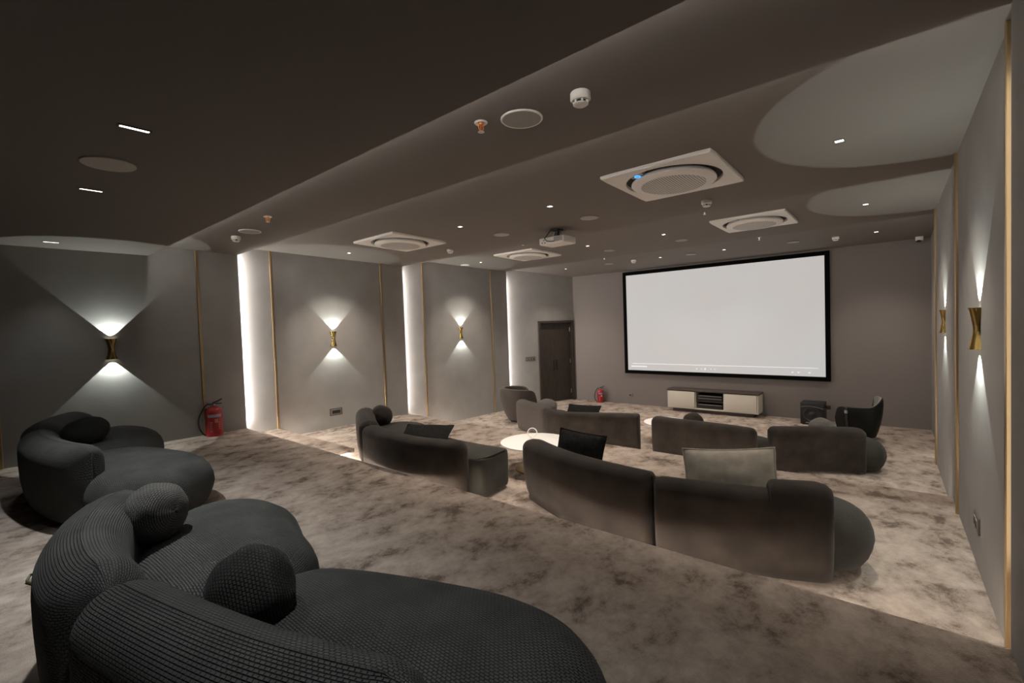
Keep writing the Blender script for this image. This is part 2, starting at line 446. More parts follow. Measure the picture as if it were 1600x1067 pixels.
def downlight(x, y, label, panel, size=0.075, sx=None, gain=1.0):
    z = zc(y)
    t = thing('downlight', label, 'ceiling light', (x, y, z), (0, 0, 0), 'recessed ceiling downlights')
    h = size / 2; rim = 0.008
    sx = sx or size; g = sx / 2
    mb = MB()
    for c, s in (((0, h + rim / 2, -0.003), (sx + 2 * rim, rim, 0.006)), ((0, -h - rim / 2, -0.003), (sx + 2 * rim, rim, 0.006)),
                 ((g + rim / 2, 0, -0.003), (rim, size, 0.006)), ((-g - rim / 2, 0, -0.003), (rim, size, 0.006))): mb.box(c, s)
    mb.obj('frame', M_ceil, t, smooth=False, local=True)
    mb = MB(); mb.box((0, 0, -0.002), (sx, size, 0.003)); mb.obj('lens', M_lamp, t, smooth=False, local=True)
    spot(t, (0, 0, -0.012), E_DOWN[panel] * gain, 84 if panel == 1 else 100, 0.9, NEUTRAL if panel == 1 else WARM, radius=0.03)
    return t
GAIN = {(-7.50, 1): 0.12, (-1.35, 1): 0.45, (-0.44, 5): 0.8, (-0.41, 3): 0.7, (-0.44, 4): 0.7}   # dimmed fittings
for x, y, pn, lab in [
    (-3.21, 0.67, 1, 'narrow slot downlight on the dark near ceiling, seen as the longest bright line'),
    (-4.74, 0.70, 1, 'narrow slot downlight on the dark near ceiling beyond the round dark speaker'),
    (-1.35, 0.60, 1, 'slot downlight above the right end of the nearest sofa, just out of view overhead'),
    (-7.50, 0.73, 1, 'recessed downlight on the dark near ceiling inside the glow above the leftmost sconce'),
    (-0.41, 4.45, 3, 'square recessed downlight in the large pale glow at upper right of the ceiling'),
    (-3.10, 4.39, 3, 'recessed downlight on the ceiling just before the projector, right one of a pair'),
    (-4.54, 4.36, 3, 'recessed downlight on the ceiling right of the second-left air cassette, before the white round speaker'),
    (-7.28, 4.36, 3, 'recessed downlight near the left wall above the middle left sconce'),
    (-0.44, 7.78, 4, 'recessed downlight in the second pale glow near the right wall'),
    (-3.13, 7.68, 4, 'recessed downlight left of the far right air cassette'),
    (-4.57, 7.64, 4, 'recessed downlight on the ceiling right of and beyond the projector'),
    (-7.28, 7.58, 4, 'recessed downlight beside a white disc above the far left sconce'),
    (-0.44, 10.30, 5, 'recessed downlight above right end of the screen wall near the white security camera'),
    (-2.90, 10.21, 5, 'recessed downlight above the middle of the screen'),
    (-4.24, 10.18, 5, 'recessed downlight above the left part of the screen'),
    (-6.73, 10.14, 5, 'recessed downlight by the corner above the dark double door')]:
    downlight(x, y, lab, pn, 0.13 if pn == 1 else 0.054, 0.028 if pn == 1 else None, GAIN.get((x, pn), 1.0))

def sconce(y, side, label, lit=True):
    tab = SL if side < 0 else SR
    x = wall_x(tab, y); s = -side
    t = thing('wall_sconce', label, 'wall lamp', (x, y, 2.03), (0, 0, 0), 'hourglass brass wall sconces')
    H = 0.135; cx = -s * 0.006
    def half(r, h, n=15): return [(cx + s * r * cos(-pi / 2 + pi * k / (n - 1)), r * sin(-pi / 2 + pi * k / (n - 1)), h) for k in range(n)]
    prof = [(0.034 + 0.030 * (abs(-H + 2 * H * k / 12) / H) ** 1.6, -H + 2 * H * k / 12) for k in range(13)]
    mb = MB(); mb.loft([half(r, h) for r, h in prof], False, False)
    for q in (-1, 1): mb.loft([half(0.064, q * H), half(0.061, q * H), half(0.052, q * (H - 0.03)), half(0.044, q * (H - 0.06))], False, False)
    mb.obj('shade', M_brass_dark, t, local=True)
    # two crossing ribs on the front, following the waist
    for q in (-1, 1):
        pts = []
        for k in range(9):
            h = -H + 2 * H * k / 8; r = 0.036 + 0.030 * (abs(h) / H) ** 1.6
            a = q * 0.5 * h / H
            pts.append((cx + s * r * cos(a), r * sin(a) * 1.0, h))
        mb = MB(); mb.tube(pts, 0.0035, 6); mb.obj('rib', M_brass, t, local=True)
    mb = MB(); mb.box((s * 0.008, 0, 0), (0.012, 0.05, 0.12), 0.003); mb.obj('back_plate', M_brass_dark, t, local=True)
    for q in (-1, 1):
        mb = MB(); mb.loft([half(0.043, q * (H - 0.066)), half(0.043, q * (H - 0.062))]); mb.obj('lens', M_lamp_s, t, local=True)
        spot(t, (s * 0.043, 0, q * (H - 0.005)), E_SCONCE, 86, 0.04, COOL, up=(q > 0), radius=0.004)
    return t
sconce(1.28, -1, 'brass hourglass wall sconce on the dark left wall above the farthest-left grey sofa')
sconce(4.39, -1, 'brass hourglass wall sconce on the middle left wall section above the low wall socket')
sconce(7.569, -1, 'brass hourglass wall sconce on the left wall section nearest the door')
sconce(4.266, 1, 'large near brass hourglass sconce in profile on the right wall')
sconce(7.521, 1, 'smaller far brass hourglass sconce in profile on the right wall near the screen')

# ------------------------------------------------------------------ ceiling equipment
def cassette(x, y, label, first=None, lit=False):
    z = zc(y)
    sl = [(zb - za) / (b - a) for a, b, za, zb in PAN if a <= y <= b][0]
    t = thing('air_cassette', label, 'air conditioner', (x, y, z), (math.atan(sl), 0, 0), 'ceiling air cassettes')
    h = 0.5; R0 = 0.43; z1 = -0.03
    # square panel with a round opening
    mb = MB(); n = 48; sq = []; ci = []
    for j in range(n):
        a = 2 * pi * j / n; c, s = cos(a), sin(a); k = h / max(abs(c), abs(s))
        px, py = c * k, s * k
        # round the corners a little
        if min(abs(px), abs(py)) > h - 0.02: px, py = px * 0.985, py * 0.985
        sq.append((px, py)); ci.append((c * R0, s * R0))
    rings = [[(px, py, 0.0) for px, py in sq], [(px, py, z1 + 0.008) for px, py in sq], [(px * .985, py * .985, z1) for px, py in sq], [(px, py, z1) for px, py in ci], [(px * .99, py * .99, 0.0) for px, py in ci]]
    mb.loft(rings, True, False); mb.obj('panel', M_white, t, local=True, angle=30)
    mb = MB(); mb.lathe([(0.44, -0.001), (0.43, -0.004), (0.36, -0.012), (0.0005, -0.012)], n=48, caps=False); mb.obj('air_slot', M_slot, t, local=True)
    mb = MB(); mb.lathe([(0.35, -0.005), (0.376, -0.034), (0.379, -0.050), (0.370, -0.060), (0.29, -0.072)], n=48, caps=False); mb.obj('outlet_disc', M_white, t, local=True)
    mb = MB(); mb.lathe([(0.29, -0.072), (0.2, -0.077), (0.0005, -0.079)], n=48, caps=False); mb.obj('intake_grille', M_perf, t, local=True)
    a0 = radians(-118)
    mb = MB()
    pts = [(0.402 * cos(a0 + k * 0.06), 0.402 * sin(a0 + k * 0.06), -0.014) for k in range(-3, 4)]
    mb.tube(pts, 0.024, 8); dsp = mb.obj('display', M_grille, t, local=True)
    if lit:
        mb = MB(); c0 = (0.402 * cos(a0), 0.402 * sin(a0), -0.036)
        mb.lathe([(0.024, 0.0), (0.024, 0.004)], c0, 20); mb.obj('indicator_face', M_blue_dark, dsp, local=True)
        mb = MB(); mb.tube([(c0[0] + 0.024 * cos(2 * pi * k / 20), c0[1] + 0.024 * sin(2 * pi * k / 20), c0[2] - 0.001) for k in range(20)], 0.005, 6, closed=True)
        mb.obj('indicator_ring', M_blue, dsp, local=True)
    return t
cassette(-1.69, 4.40, 'white square air cassette with blue indicator, the largest, near right', lit=True)
cassette(-5.90, 4.40, 'white square air cassette nearest the left wall, in front of the middle left sconce')
cassette(-1.77, 7.75, 'white square air cassette above the right half of the screen')
cassette(-5.93, 7.56, 'white square air cassette left of the projector toward the door')

def ceiling_speaker(x, y, label, r=0.12, m=None):
    z = zc(y)
    t = thing('ceiling_speaker', label, 'speaker', (x, y, z), group='round ceiling speakers')
    mb = MB(); mb.lathe([(r - 0.008, -0.0085), (r, -0.010), (r + 0.004, -0.006), (r + 0.004, 0.0)], n=36, caps=False); mb.obj('rim', m or M_white, t, local=True)
    mb = MB(); mb.lathe([(r - 0.006, -0.0085), (r * .6, -0.0092), (0.0005, -0.0095)], n=36, caps=False); mb.obj('grille', m or M_grille, t, local=True)
    return t
M_spk_dark = mat('dark_speaker_grille', (0.5, 0.47, 0.44), 0.8)
for x, y, lab, r, m_ in [
    (-3.97, 0.68, 'dark round flush speaker on the near ceiling between two bright slots', 0.14, M_spk_dark),
    (-1.80, 2.28, 'large round grey speaker between the sprinkler and smoke detector', 0.125, None),
    (-6.10, 2.34, 'round flat speaker on the ceiling above the lit left wall edge', 0.12, None),
    (-3.05, 5.16, 'round pale speaker on the ceiling right of the projector', 0.11, M_grille),
    (-4.47, 5.11, 'round pale speaker on the ceiling left of the projector', 0.11, M_grille),
    (-3.10, 8.40, 'round pale speaker above the upper edge of the screen, left of the far right cassette', 0.10, M_grille),
    (-4.52, 8.37, 'small round pale speaker on the ceiling above the screen corner, near row', 0.10, M_grille),
    (-7.80, 7.60, 'white round disc speaker above the far left wall, beside a downlight', 0.10, M_white),
    (-5.51, 10.18, 'small far round speaker nearest the left screen corner', 0.10, M_grille),
    (-3.58, 10.25, 'small far round speaker above the left-middle of the screen', 0.10, M_grille),
    (-1.68, 10.30, 'small far round speaker above the right part of the screen', 0.10, M_grille)]:
    ceiling_speaker(x, y, lab, r, m_)

def smoke(x, y, label, k=1.0):
    t = thing('smoke_detector', label, 'smoke detector', (x, y, zc(y)), group='smoke detectors')
    mb = MB(); mb.lathe([(0.052 * k, 0), (0.056 * k, -0.006), (0.056 * k, -0.038 * k), (0.048 * k, -0.046 * k), (0.0005, -0.046 * k)], n=28, caps=False); mb.obj('body', M_white, t, local=True)
    for q in range(6):
        a = q * pi / 3 + 0.3
        mb = MB(); mb.box((0.036 * k * cos(a), 0.036 * k * sin(a), -0.054 * k), (0.010, 0.010, 0.018 * k)); mb.obj('prong', M_white, t, local=True)
    mb = MB(); mb.lathe([(0.030 * k, -0.045 * k), (0.030 * k, -0.061 * k)], n=20, caps=False); mb.obj('chamber', M_black, t, local=True)
    mb = MB(); mb.lathe([(0.0005, -0.060 * k), (0.040 * k, -0.060 * k), (0.042 * k, -0.064 * k), (0.034 * k, -0.070 * k), (0.0005, -0.071 * k)], n=24, caps=False); mb.obj('cap', M_white, t, local=True)
for x, y, lab in [(-1.37, 2.26, 'white smoke detector nearest the camera on the ceiling, top centre'), (-6.52, 2.33, 'small white smoke detector at the left end of the lit ceiling strip'),
    (-1.71, 5.41, 'white smoke detector below the blue-lit air cassette'), (-5.83, 5.35, 'white smoke detector right of and beyond the leftmost cassette'),
    (-4.84, 10.10, 'white smoke detector over the top left corner of the screen'), (-1.02, 10.30, 'white smoke detector over the top right corner of the screen')]:
    smoke(x, y, lab)

def sprinkler(x, y, label, copper=False):
    t = thing('sprinkler', label, 'sprinkler', (x, y, zc(y)), group='ceiling fire sprinklers')
    mb = MB(); mb.lathe([(0.040, 0), (0.042, -0.004), (0.036, -0.010), (0.022, -0.006), (0.018, 0.0)], n=26, caps=False); mb.obj('flange', M_white, t, local=True)
    mb = MB(); M_b = M_copper if y < 3 else M_white
    mb = MB(); mb.lathe([(0.014, 0), (0.016, -0.012), (0.012, -0.02), (0.006, -0.024)], n=16); mb.obj('nozzle', M_b, t, local=True)
    for q in (-1, 1):
        mb = MB(); mb.tube([(0, q * 0.012, -0.015), (0, q * 0.021, -0.03), (0, q * 0.016, -0.047), (0, q * 0.003, -0.056)], 0.0045, 6); mb.obj('arm', M_b, t, local=True)
    mb = MB(); mb.lathe([(0.005, -0.022), (0.006, -0.036), (0.005, -0.055)], n=10); mb.obj('bulb', M_b, t, local=True)
    mb = MB(); mb.lathe([(0.006, -0.055), (0.019, -0.058), (0.021, -0.061), (0.004, -0.063)], n=18); mb.obj('deflector', M_white, t, local=True)
for x, y, lab in [(-2.02, 2.15, 'copper fire sprinkler with white flange nearest the camera on the ceiling'), (-5.25, 2.20, 'small fire sprinkler on the lit ceiling strip toward the left wall'),
    (-2.10, 6.55, 'small fire sprinkler just beyond the smoke detector under the blue-lit cassette'), (-5.18, 6.48, 'small fire sprinkler on the ceiling left of the projector'),
    (-5.20, 9.39, 'tiny far fire sprinkler near the left end of the screen'), (-2.09, 9.50, 'tiny far fire sprinkler beyond the far right air cassette')]:
    sprinkler(x, y, lab)

# projector on a ceiling bracket
px_, py_ = -3.72, 5.42
t = thing('projector', 'white projector hanging on a black bracket from the ceiling', 'projector', (px_, py_, 3.30), (0, 0, radians(-2)))
pj = t
mb = MB(); mb.box((0, 0, 0), (0.42, 0.30, 0.095), 0.02); body = mb.obj('body', M_white, t, local=True)
mb = MB(); mb.box((0.12, -0.151, 0.006), (0.14, 0.004, 0.062)); mb.obj('vent_grille', M_grille, body, smooth=False, local=True)
for k in range(6):
    pass
mb = MB(); mb.box((0.02, -0.02, 0.053), (0.10, 0.14, 0.02), 0.006); mb.obj('mount_plate', M_black, t, local=True)
mb = MB(); mb.box((0.0, 0.0, 0.10), (0.05, 0.05, 0.10)); mb.box((0, 0, 0.152), (0.12, 0.12, 0.02)); mb.obj('bracket', M_black, t, smooth=False, local=True)
for q in (-1, 1):
    mb = MB(); mb.tube([(q * 0.05, 0, 0.055), (q * 0.07, 0, 0.09), (q * 0.04, 0, 0.15)], 0.006, 6); mb.obj('bracket_arm', M_steel, t, local=True)
mb = MB(); mb.tube([(-0.08, -0.05, 0.15), (-0.10, -0.10, 0.09), (-0.10, -0.165, 0.03), (-0.05, -0.172, -0.01), (0.02, -0.165, -0.022), (0.06, -0.153, -0.02)], 0.006, 6); mb.obj('cable', M_rubber, t, local=True)
for x, z in ((-0.15, -0.02), (-0.10, -0.025), (-0.12, 0.01)):
    mb = MB(); mb.lathe([(0.008, -0.003), (0.008, 0.003)], (x, -0.151, z), 10, axis='y'); mb.obj('port', M_black, body, local=True)
mb = MB(); mb.lathe([(0.035, 0.145), (0.04, 0.17), (0.03, 0.172)], (-0.08, 0, 0), 24, axis='y'); mb.obj('lens', M_black, t, local=True)

# security camera by the screen wall
t = thing('security_camera', 'small white security camera with dark lens at top right of the screen wall', 'camera', (0.13, 11.24, 3.465))
mb = MB(); mb.box((0, 0.0, 0.01), (0.09, 0.12, 0.05), 0.006); mb.obj('bracket', M_white, t, local=True)
mb = MB(); mb.box((0, -0.06, -0.005), (0.11, 0.10, 0.075), 0.01); mb.obj('housing', M_white, t, local=True)
mb = MB(); mb.lathe([(0.044, -0.035), (0.042, -0.05), (0.028, -0.066), (0.0005, -0.072)], (-0.01, -0.07, 0), 20, caps=False); mb.obj('lens_dome', M_black, t, local=True)

# ------------------------------------------------------------------ screen wall
SX0, SX1, SZ0, SZ1, FW = -5.721, -1.222, 0.814, 3.434, 0.085
t = thing('projection_screen', 'large white projection screen in a black frame showing a faint player bar', 'screen', ((SX0 + SX1) / 2, YD, SZ0))
ORG[t.name] = Vector(t.location)
mb = MB(); mb.box(((SX0 + SX1) / 2, YD - 0.022, (SZ0 + SZ1) / 2), (SX1 - SX0 - 2 * FW + 0.01, 0.02, SZ1 - SZ0 - 2 * FW + 0.01))
pic = mb.obj('picture', M_screen, t, smooth=False)
for c, s in ((((SX0 + SX1) / 2, YD - 0.03, SZ1 - FW / 2), (SX1 - SX0, 0.058, FW)), (((SX0 + SX1) / 2, YD - 0.03, SZ0 + FW / 2), (SX1 - SX0, 0.058, FW)),
             ((SX0 + FW / 2, YD - 0.03, (SZ0 + SZ1) / 2), (FW, 0.058, SZ1 - SZ0 - 2 * FW)), ((SX1 - FW / 2, YD - 0.03, (SZ0 + SZ1) / 2), (FW, 0.058, SZ1 - SZ0 - 2 * FW))):
    mb = MB(); mb.box(c, s, 0.008); mb.obj('frame_rail', M_frame, t)
yf = YD - 0.0335
def ui(name, x0, x1, z0, z1, m_):
    mb = MB(); mb.box(((x0 + x1) / 2, yf, (z0 + z1) / 2), (x1 - x0, 0.003, z1 - z0)); return mb.obj(name, m_, pic, smooth=False)
PW = SX1 - SX0 - 2 * FW
ui('progress_bar', SX0 + FW + 0.03 * PW, SX0 + FW + 0.97 * PW, SZ0 + FW + 0.165, SZ0 + FW + 0.180, M_ui)
ui('time_text', SX0 + FW + 0.02 * PW, SX0 + FW + 0.12 * PW, SZ0 + FW + 0.085, SZ0 + FW + 0.115, M_ui)
for fx, ww in ((0.405, 0.02), (0.43, 0.02), (0.48, 0.02), (0.50, 0.02)):
    ui('control_icon', SX0 + FW + fx * PW, SX0 + FW + fx * PW + ww, SZ0 + FW + 0.07, SZ0 + FW + 0.10, M_ui_dim)
ui('play_button', SX0 + FW + 0.448 * PW, SX0 + FW + 0.448 * PW + 0.035, SZ0 + FW + 0.06, SZ0 + FW + 0.11, M_ui)
for fx in (0.86, 0.885, 0.93): ui('control_icon', SX0 + FW + fx * PW, SX0 + FW + fx * PW + 0.04, SZ0 + FW + 0.06, SZ0 + FW + 0.09, M_ui_dim)

# low media console under the screen
CX0, CX1, CY0, CY1, CZ0, CZ1 = -4.44, -2.47, 10.90, 11.30, 0.085, 0.52
t = thing('media_console', 'low cream media console with dark wooden top under the screen', 'tv stand', ((CX0 + CX1) / 2, 11.1, 0))
mb = MB(); mb.box(((CX0 + CX1) / 2, 11.12, CZ0 / 2), (CX1 - CX0 - 0.2, 0.3, CZ0)); mb.obj('plinth', M_darkwood, t, smooth=False)
mb = MB()
th = 0.025
mb.box(((CX0 + CX1) / 2, (CY0 + CY1) / 2, CZ0 + th / 2), (CX1 - CX0, CY1 - CY0, th)); mb.box((CX0 + th / 2, (CY0 + CY1) / 2, (CZ0 + CZ1) / 2), (th, CY1 - CY0, CZ1 - CZ0 - 0.06)); mb.box((CX1 - th / 2, (CY0 + CY1) / 2, (CZ0 + CZ1) / 2), (th, CY1 - CY0, CZ1 - CZ0 - 0.06))
NX0, NX1 = -3.79, -3.17
for x in (NX0, NX1): mb.box((x, (CY0 + CY1) / 2 + .01, (CZ0 + CZ1) / 2), (0.02, CY1 - CY0 - .02, CZ1 - CZ0 - 0.06))
mb.obj('carcass', M_offwhite, t, smooth=False)
mb = MB(); mb.box((NX0 / 2 + NX1 / 2, CY1 - 0.02, (CZ0 + CZ1) / 2), (NX1 - NX0 - 0.02, 0.02, CZ1 - CZ0 - 0.06)); mb.obj('back_panel', M_slot, t, smooth=False)
mb = MB(); mb.box(((CX0 + CX1) / 2, (CY0 + CY1) / 2 - 0.005, CZ1 - 0.012), (CX1 - CX0 + 0.03, CY1 - CY0 + 0.02, 0.03), 0.004); mb.obj('top', M_darkwood, t)
for x0, x1 in ((CX0 + 0.03, NX0 - 0.012), (NX1 + 0.012, CX1 - 0.03)):
    mb = MB(); mb.box(((x0 + x1) / 2, CY0 - 0.004, (CZ0 + CZ1) / 2 - 0.005), (x1 - x0, 0.018, CZ1 - CZ0 - 0.06), 0.004); mb.obj('door', M_offwhite, t)
mb = MB(); mb.box(((NX0 + NX1) / 2, CY0 + 0.17, CZ0 + 0.19), (NX1 - NX0 - 0.02, 0.30, 0.015)); mb.obj('shelf', M_darkwood, t, smooth=False)
mid = (NX0 + NX1) / 2
for z, h_, lab in ((CZ0 + 0.028 + 0.05, 0.10, 'black disc player box on the bottom of the console bay'), (CZ0 + 0.197 + 0.035, 0.07, 'black amplifier box on the console bay shelf, lower'), (CZ0 + 0.27 + 0.03, 0.055, 'flat black receiver box on top of the amplifier in the console bay')):
    tt = thing('media_player', lab, 'electronics', (mid, CY0 + 0.20, z - h_ / 2), group='black boxes in the console bay')
    mb = MB(); mb.box((mid, CY0 + 0.18, z), (0.54, 0.28, h_), 0.006); mb.obj('case', M_black, tt)
    mb = MB(); mb.box((mid, CY0 + 0.038, z + h_ / 2 - 0.009), (0.52, 0.006, 0.012)); mb.obj('trim_bar', M_steel, tt, smooth=False)

# subwoofer with a cable over it
t = thing('subwoofer', 'black cube subwoofer on the carpet right of the media console', 'speaker', (-1.48, 10.92, 0))
mb = MB(); mb.box((-1.48, 10.93, 0.225), (0.40, 0.36, 0.42), 0.012); mb.obj('cabinet', M_black, t)
for dx in (-.15, .15):
    for dy in (-.13, .13):
        mb = MB(); mb.lathe([(0.02, 0), (0.018, 0.02)], (-1.48 + dx, 10.93 + dy, 0), 12); mb.obj('foot', M_rubber, t)
mb = MB(); mb.lathe([(0.15, 0.001), (0.152, -0.010), (0.13, -0.014), (0.12, -0.004)], (-1.48, 10.75, 0.205), 36, axis='y', caps=False); mb.obj('driver_ring', mat('driver_rubber', (0.03, 0.03, 0.03), 0.35), t)
mb = MB(); mb.lathe([(0.125, -0.003), (0.06, 0.0), (0.045, -0.012), (0.0005, -0.018)], (-1.48, 10.75, 0.205), 32, axis='y', caps=False); mb.obj('cone', mat('driver_cone', (0.02, 0.02, 0.02), 0.45), t)
mb = MB(); mb.box((-1.56, 10.747, 0.045), (0.05, 0.004, 0.02)); mb.obj('badge', M_steel, t, smooth=False)
tt = MB(); tt.tube([(-1.70, 10.90, 0.30), (-1.69, 10.74, 0.345), (-1.60, 10.735, 0.365), (-1.50, 10.735, 0.375), (-1.40, 10.735, 0.36), (-1.30, 10.735, 0.335), (-1.262, 10.80, 0.335), (-1.26, 10.88, 0.32)], 0.006, 6)
cb = tt.obj('speaker_cable', mat('grey_cable', (0.16, 0.15, 0.14), 0.5)); cb['label'] = 'grey cable draped across the front of the black subwoofer'; cb['category'] = 'cable'
tt = thing('power_adapter', 'small black plug box at the right side of the subwoofer', 'plug', (-1.235, 10.92, 0.31))
mb = MB(); mb.box((-1.235, 10.92, 0.345), (0.085, 0.07, 0.07), 0.01); mb.obj('case', M_black, tt)

# extinguishers
def extinguisher(x, y, z, h, r, face, label, hose_side=1):
    t = thing('fire_extinguisher', label, 'fire extinguisher', (x, y, z), (0, 0, face))
    hb = h * 0.80
    mb = MB(); mb.lathe([(0.0005, 0.004), (r * .9, 0.004), (r, 0.0), (r, 0.03), (r * .97, 0.035), (r, 0.045), (r, hb - r * .75), (r * .93, hb - r * .4), (r * .7, hb - r * .12), (r * .3, hb), (r * .28, hb + 0.02)], n=32, caps=True); cyl = mb.obj('cylinder', M_red, t, local=True)
    mb = MB(); mb.lathe([(r * .24, hb), (r * .24, hb + h * .07), (r * .14, hb + h * .08)], n=16); mb.obj('valve', M_steel, t, local=True)
    mb = MB(); mb.box((0.0, 0.03, hb + h * .075), (0.022, 0.15, 0.014), 0.004); mb.obj('carry_handle', M_black, t, local=True)
    mb = MB(); mb.tube([(0, -0.01, hb + h * .10), (0, 0.05, hb + h * .14), (0, 0.11, hb + h * .20)], [0.009, 0.011, 0.009], 8); mb.obj('lever', M_black, t, local=True)
    mb = MB(); mb.lathe([(0.018, -0.008), (0.018, 0.008)], (r * .25 + 0.01, -0.01, hb + h * .04), 14, axis='x'); mb.obj('gauge', M_steel, t, local=True)
    mb = MB(); k = hose_side
    pts = catmull([(0, -0.02, hb + h * .055), (0, -r * .8, hb + h * .06), (0, -r * 1.55, hb * .78), (0, -r * 1.8, hb * .50), (0.0, -r * 1.65, hb * .25), (0, -r * 1.25, 0.03), (0, -r * 1.0, 0.012)], 5)
    mb.tube(pts, 0.011, 8); mb.obj('hose', M_rubber, t, local=True)
    # label bands wrapped on the front (+x), each a curved sheet standing proud of the enamel
    def wrap(name, a0, a1, z0, z1, m_):
        mb = MB(); n = 10; v = []
        for zz in (z0, z1):
            for i in range(n + 1):
                a = a0 + (a1 - a0) * i / n; v.append(((r + 0.0015) * cos(a), (r + 0.0015) * sin(a), zz))
        f = [(i, i + 1, n + 2 + i, n + 1 + i) for i in range(n)]
        mb.add(v, f); return mb.obj(name, m_, cyl, local=True)
    wrap('label_band', -0.75, 0.95, hb * .66, hb * .755, M_label_blue)
    wrap('label_badge', 0.1, 0.5, hb * .47, hb * .6, M_label_white if h < .5 else mat('label_tan', (0.4, 0.25, 0.16), .5))
    for i in range(6): wrap('label_text', -0.42, -0.2 + 0.05 * (i % 2), hb * (.17 + .06 * i), hb * (.20 + .06 * i), mat('label_red_white', (0.5, 0.22, 0.2), .5) if i == 0 else bpy.data.materials['label_red_white'])
    for i in range(4): wrap('label_text', 0.55, 0.75, hb * (.25 + .07 * i), hb * (.28 + .07 * i), bpy.data.materials['label_red_white'])
extinguisher(-7.79, 2.36, F2, 0.53, 0.108, radians(-20), 'red fire extinguisher with black hose on the upper tier against the left wall')
extinguisher(-6.42, 11.17, F0, 0.44, 0.085, radians(-55), 'small red fire extinguisher on the floor by the screen wall, right of the door')

# sockets and switches
def plate(x, y, z, rot, w_, h_, label, name='wall_socket', cat='socket', m_=None, slots=1):
    t = thing(name, label, cat, (x, y, z), (0, 0, rot))
    # local: +x out of the wall, y along the wall
    mb = MB(); mb.box((0.004, 0, 0), (0.012, w_, h_), 0.003); p = mb.obj('plate', m_ or M_plate, t, local=True)
    for k in range(slots):
        ww = (w_ - 0.05) / slots; yy = -w_ / 2 + 0.025 + ww * (k + .5)
        mb = MB(); mb.box((0.011, yy, 0.0), (0.006, ww - 0.008, h_ - 0.045), 0.002); fr = mb.obj('socket_insert', M_plate_rim if m_ is None else m_, t, local=True)
        mb = MB(); mb.box((0.014, yy, 0.0), (0.003, ww - 0.03, h_ - 0.065), 0.001); mb.obj('face', M_slot, fr, local=True)
    return t
plate(wall_x(SL, 4.373), 4.373, 0.703, -0.04, 0.24, 0.13, 'dark double wall socket low on the left wall behind the left sofa')
plate(wall_x(SR, 4.36), 4.36, 0.725, pi + 0.03, 0.20, 0.11, 'dark double wall socket low on the right wall', slots=2)
aw = math.atan2(0.76, 2.15)
plate(wall_x(SL, 9.80), 9.80, 1.245, -aw, 0.075, 0.11, 'narrow dark switch plate left of the wider one by the door', 'light_switch', 'switch')
plate(wall_x(SL, 9.96), 9.96, 1.245, -aw, 0.19, 0.11, 'wide dark switch plate next to the double door', 'light_switch', 'switch', slots=2)
plate(-5.61, YD, 0.234, -pi / 2, 0.13, 0.10, 'grey wall socket low on the screen wall between extinguisher and console', m_=M_socket_grey)

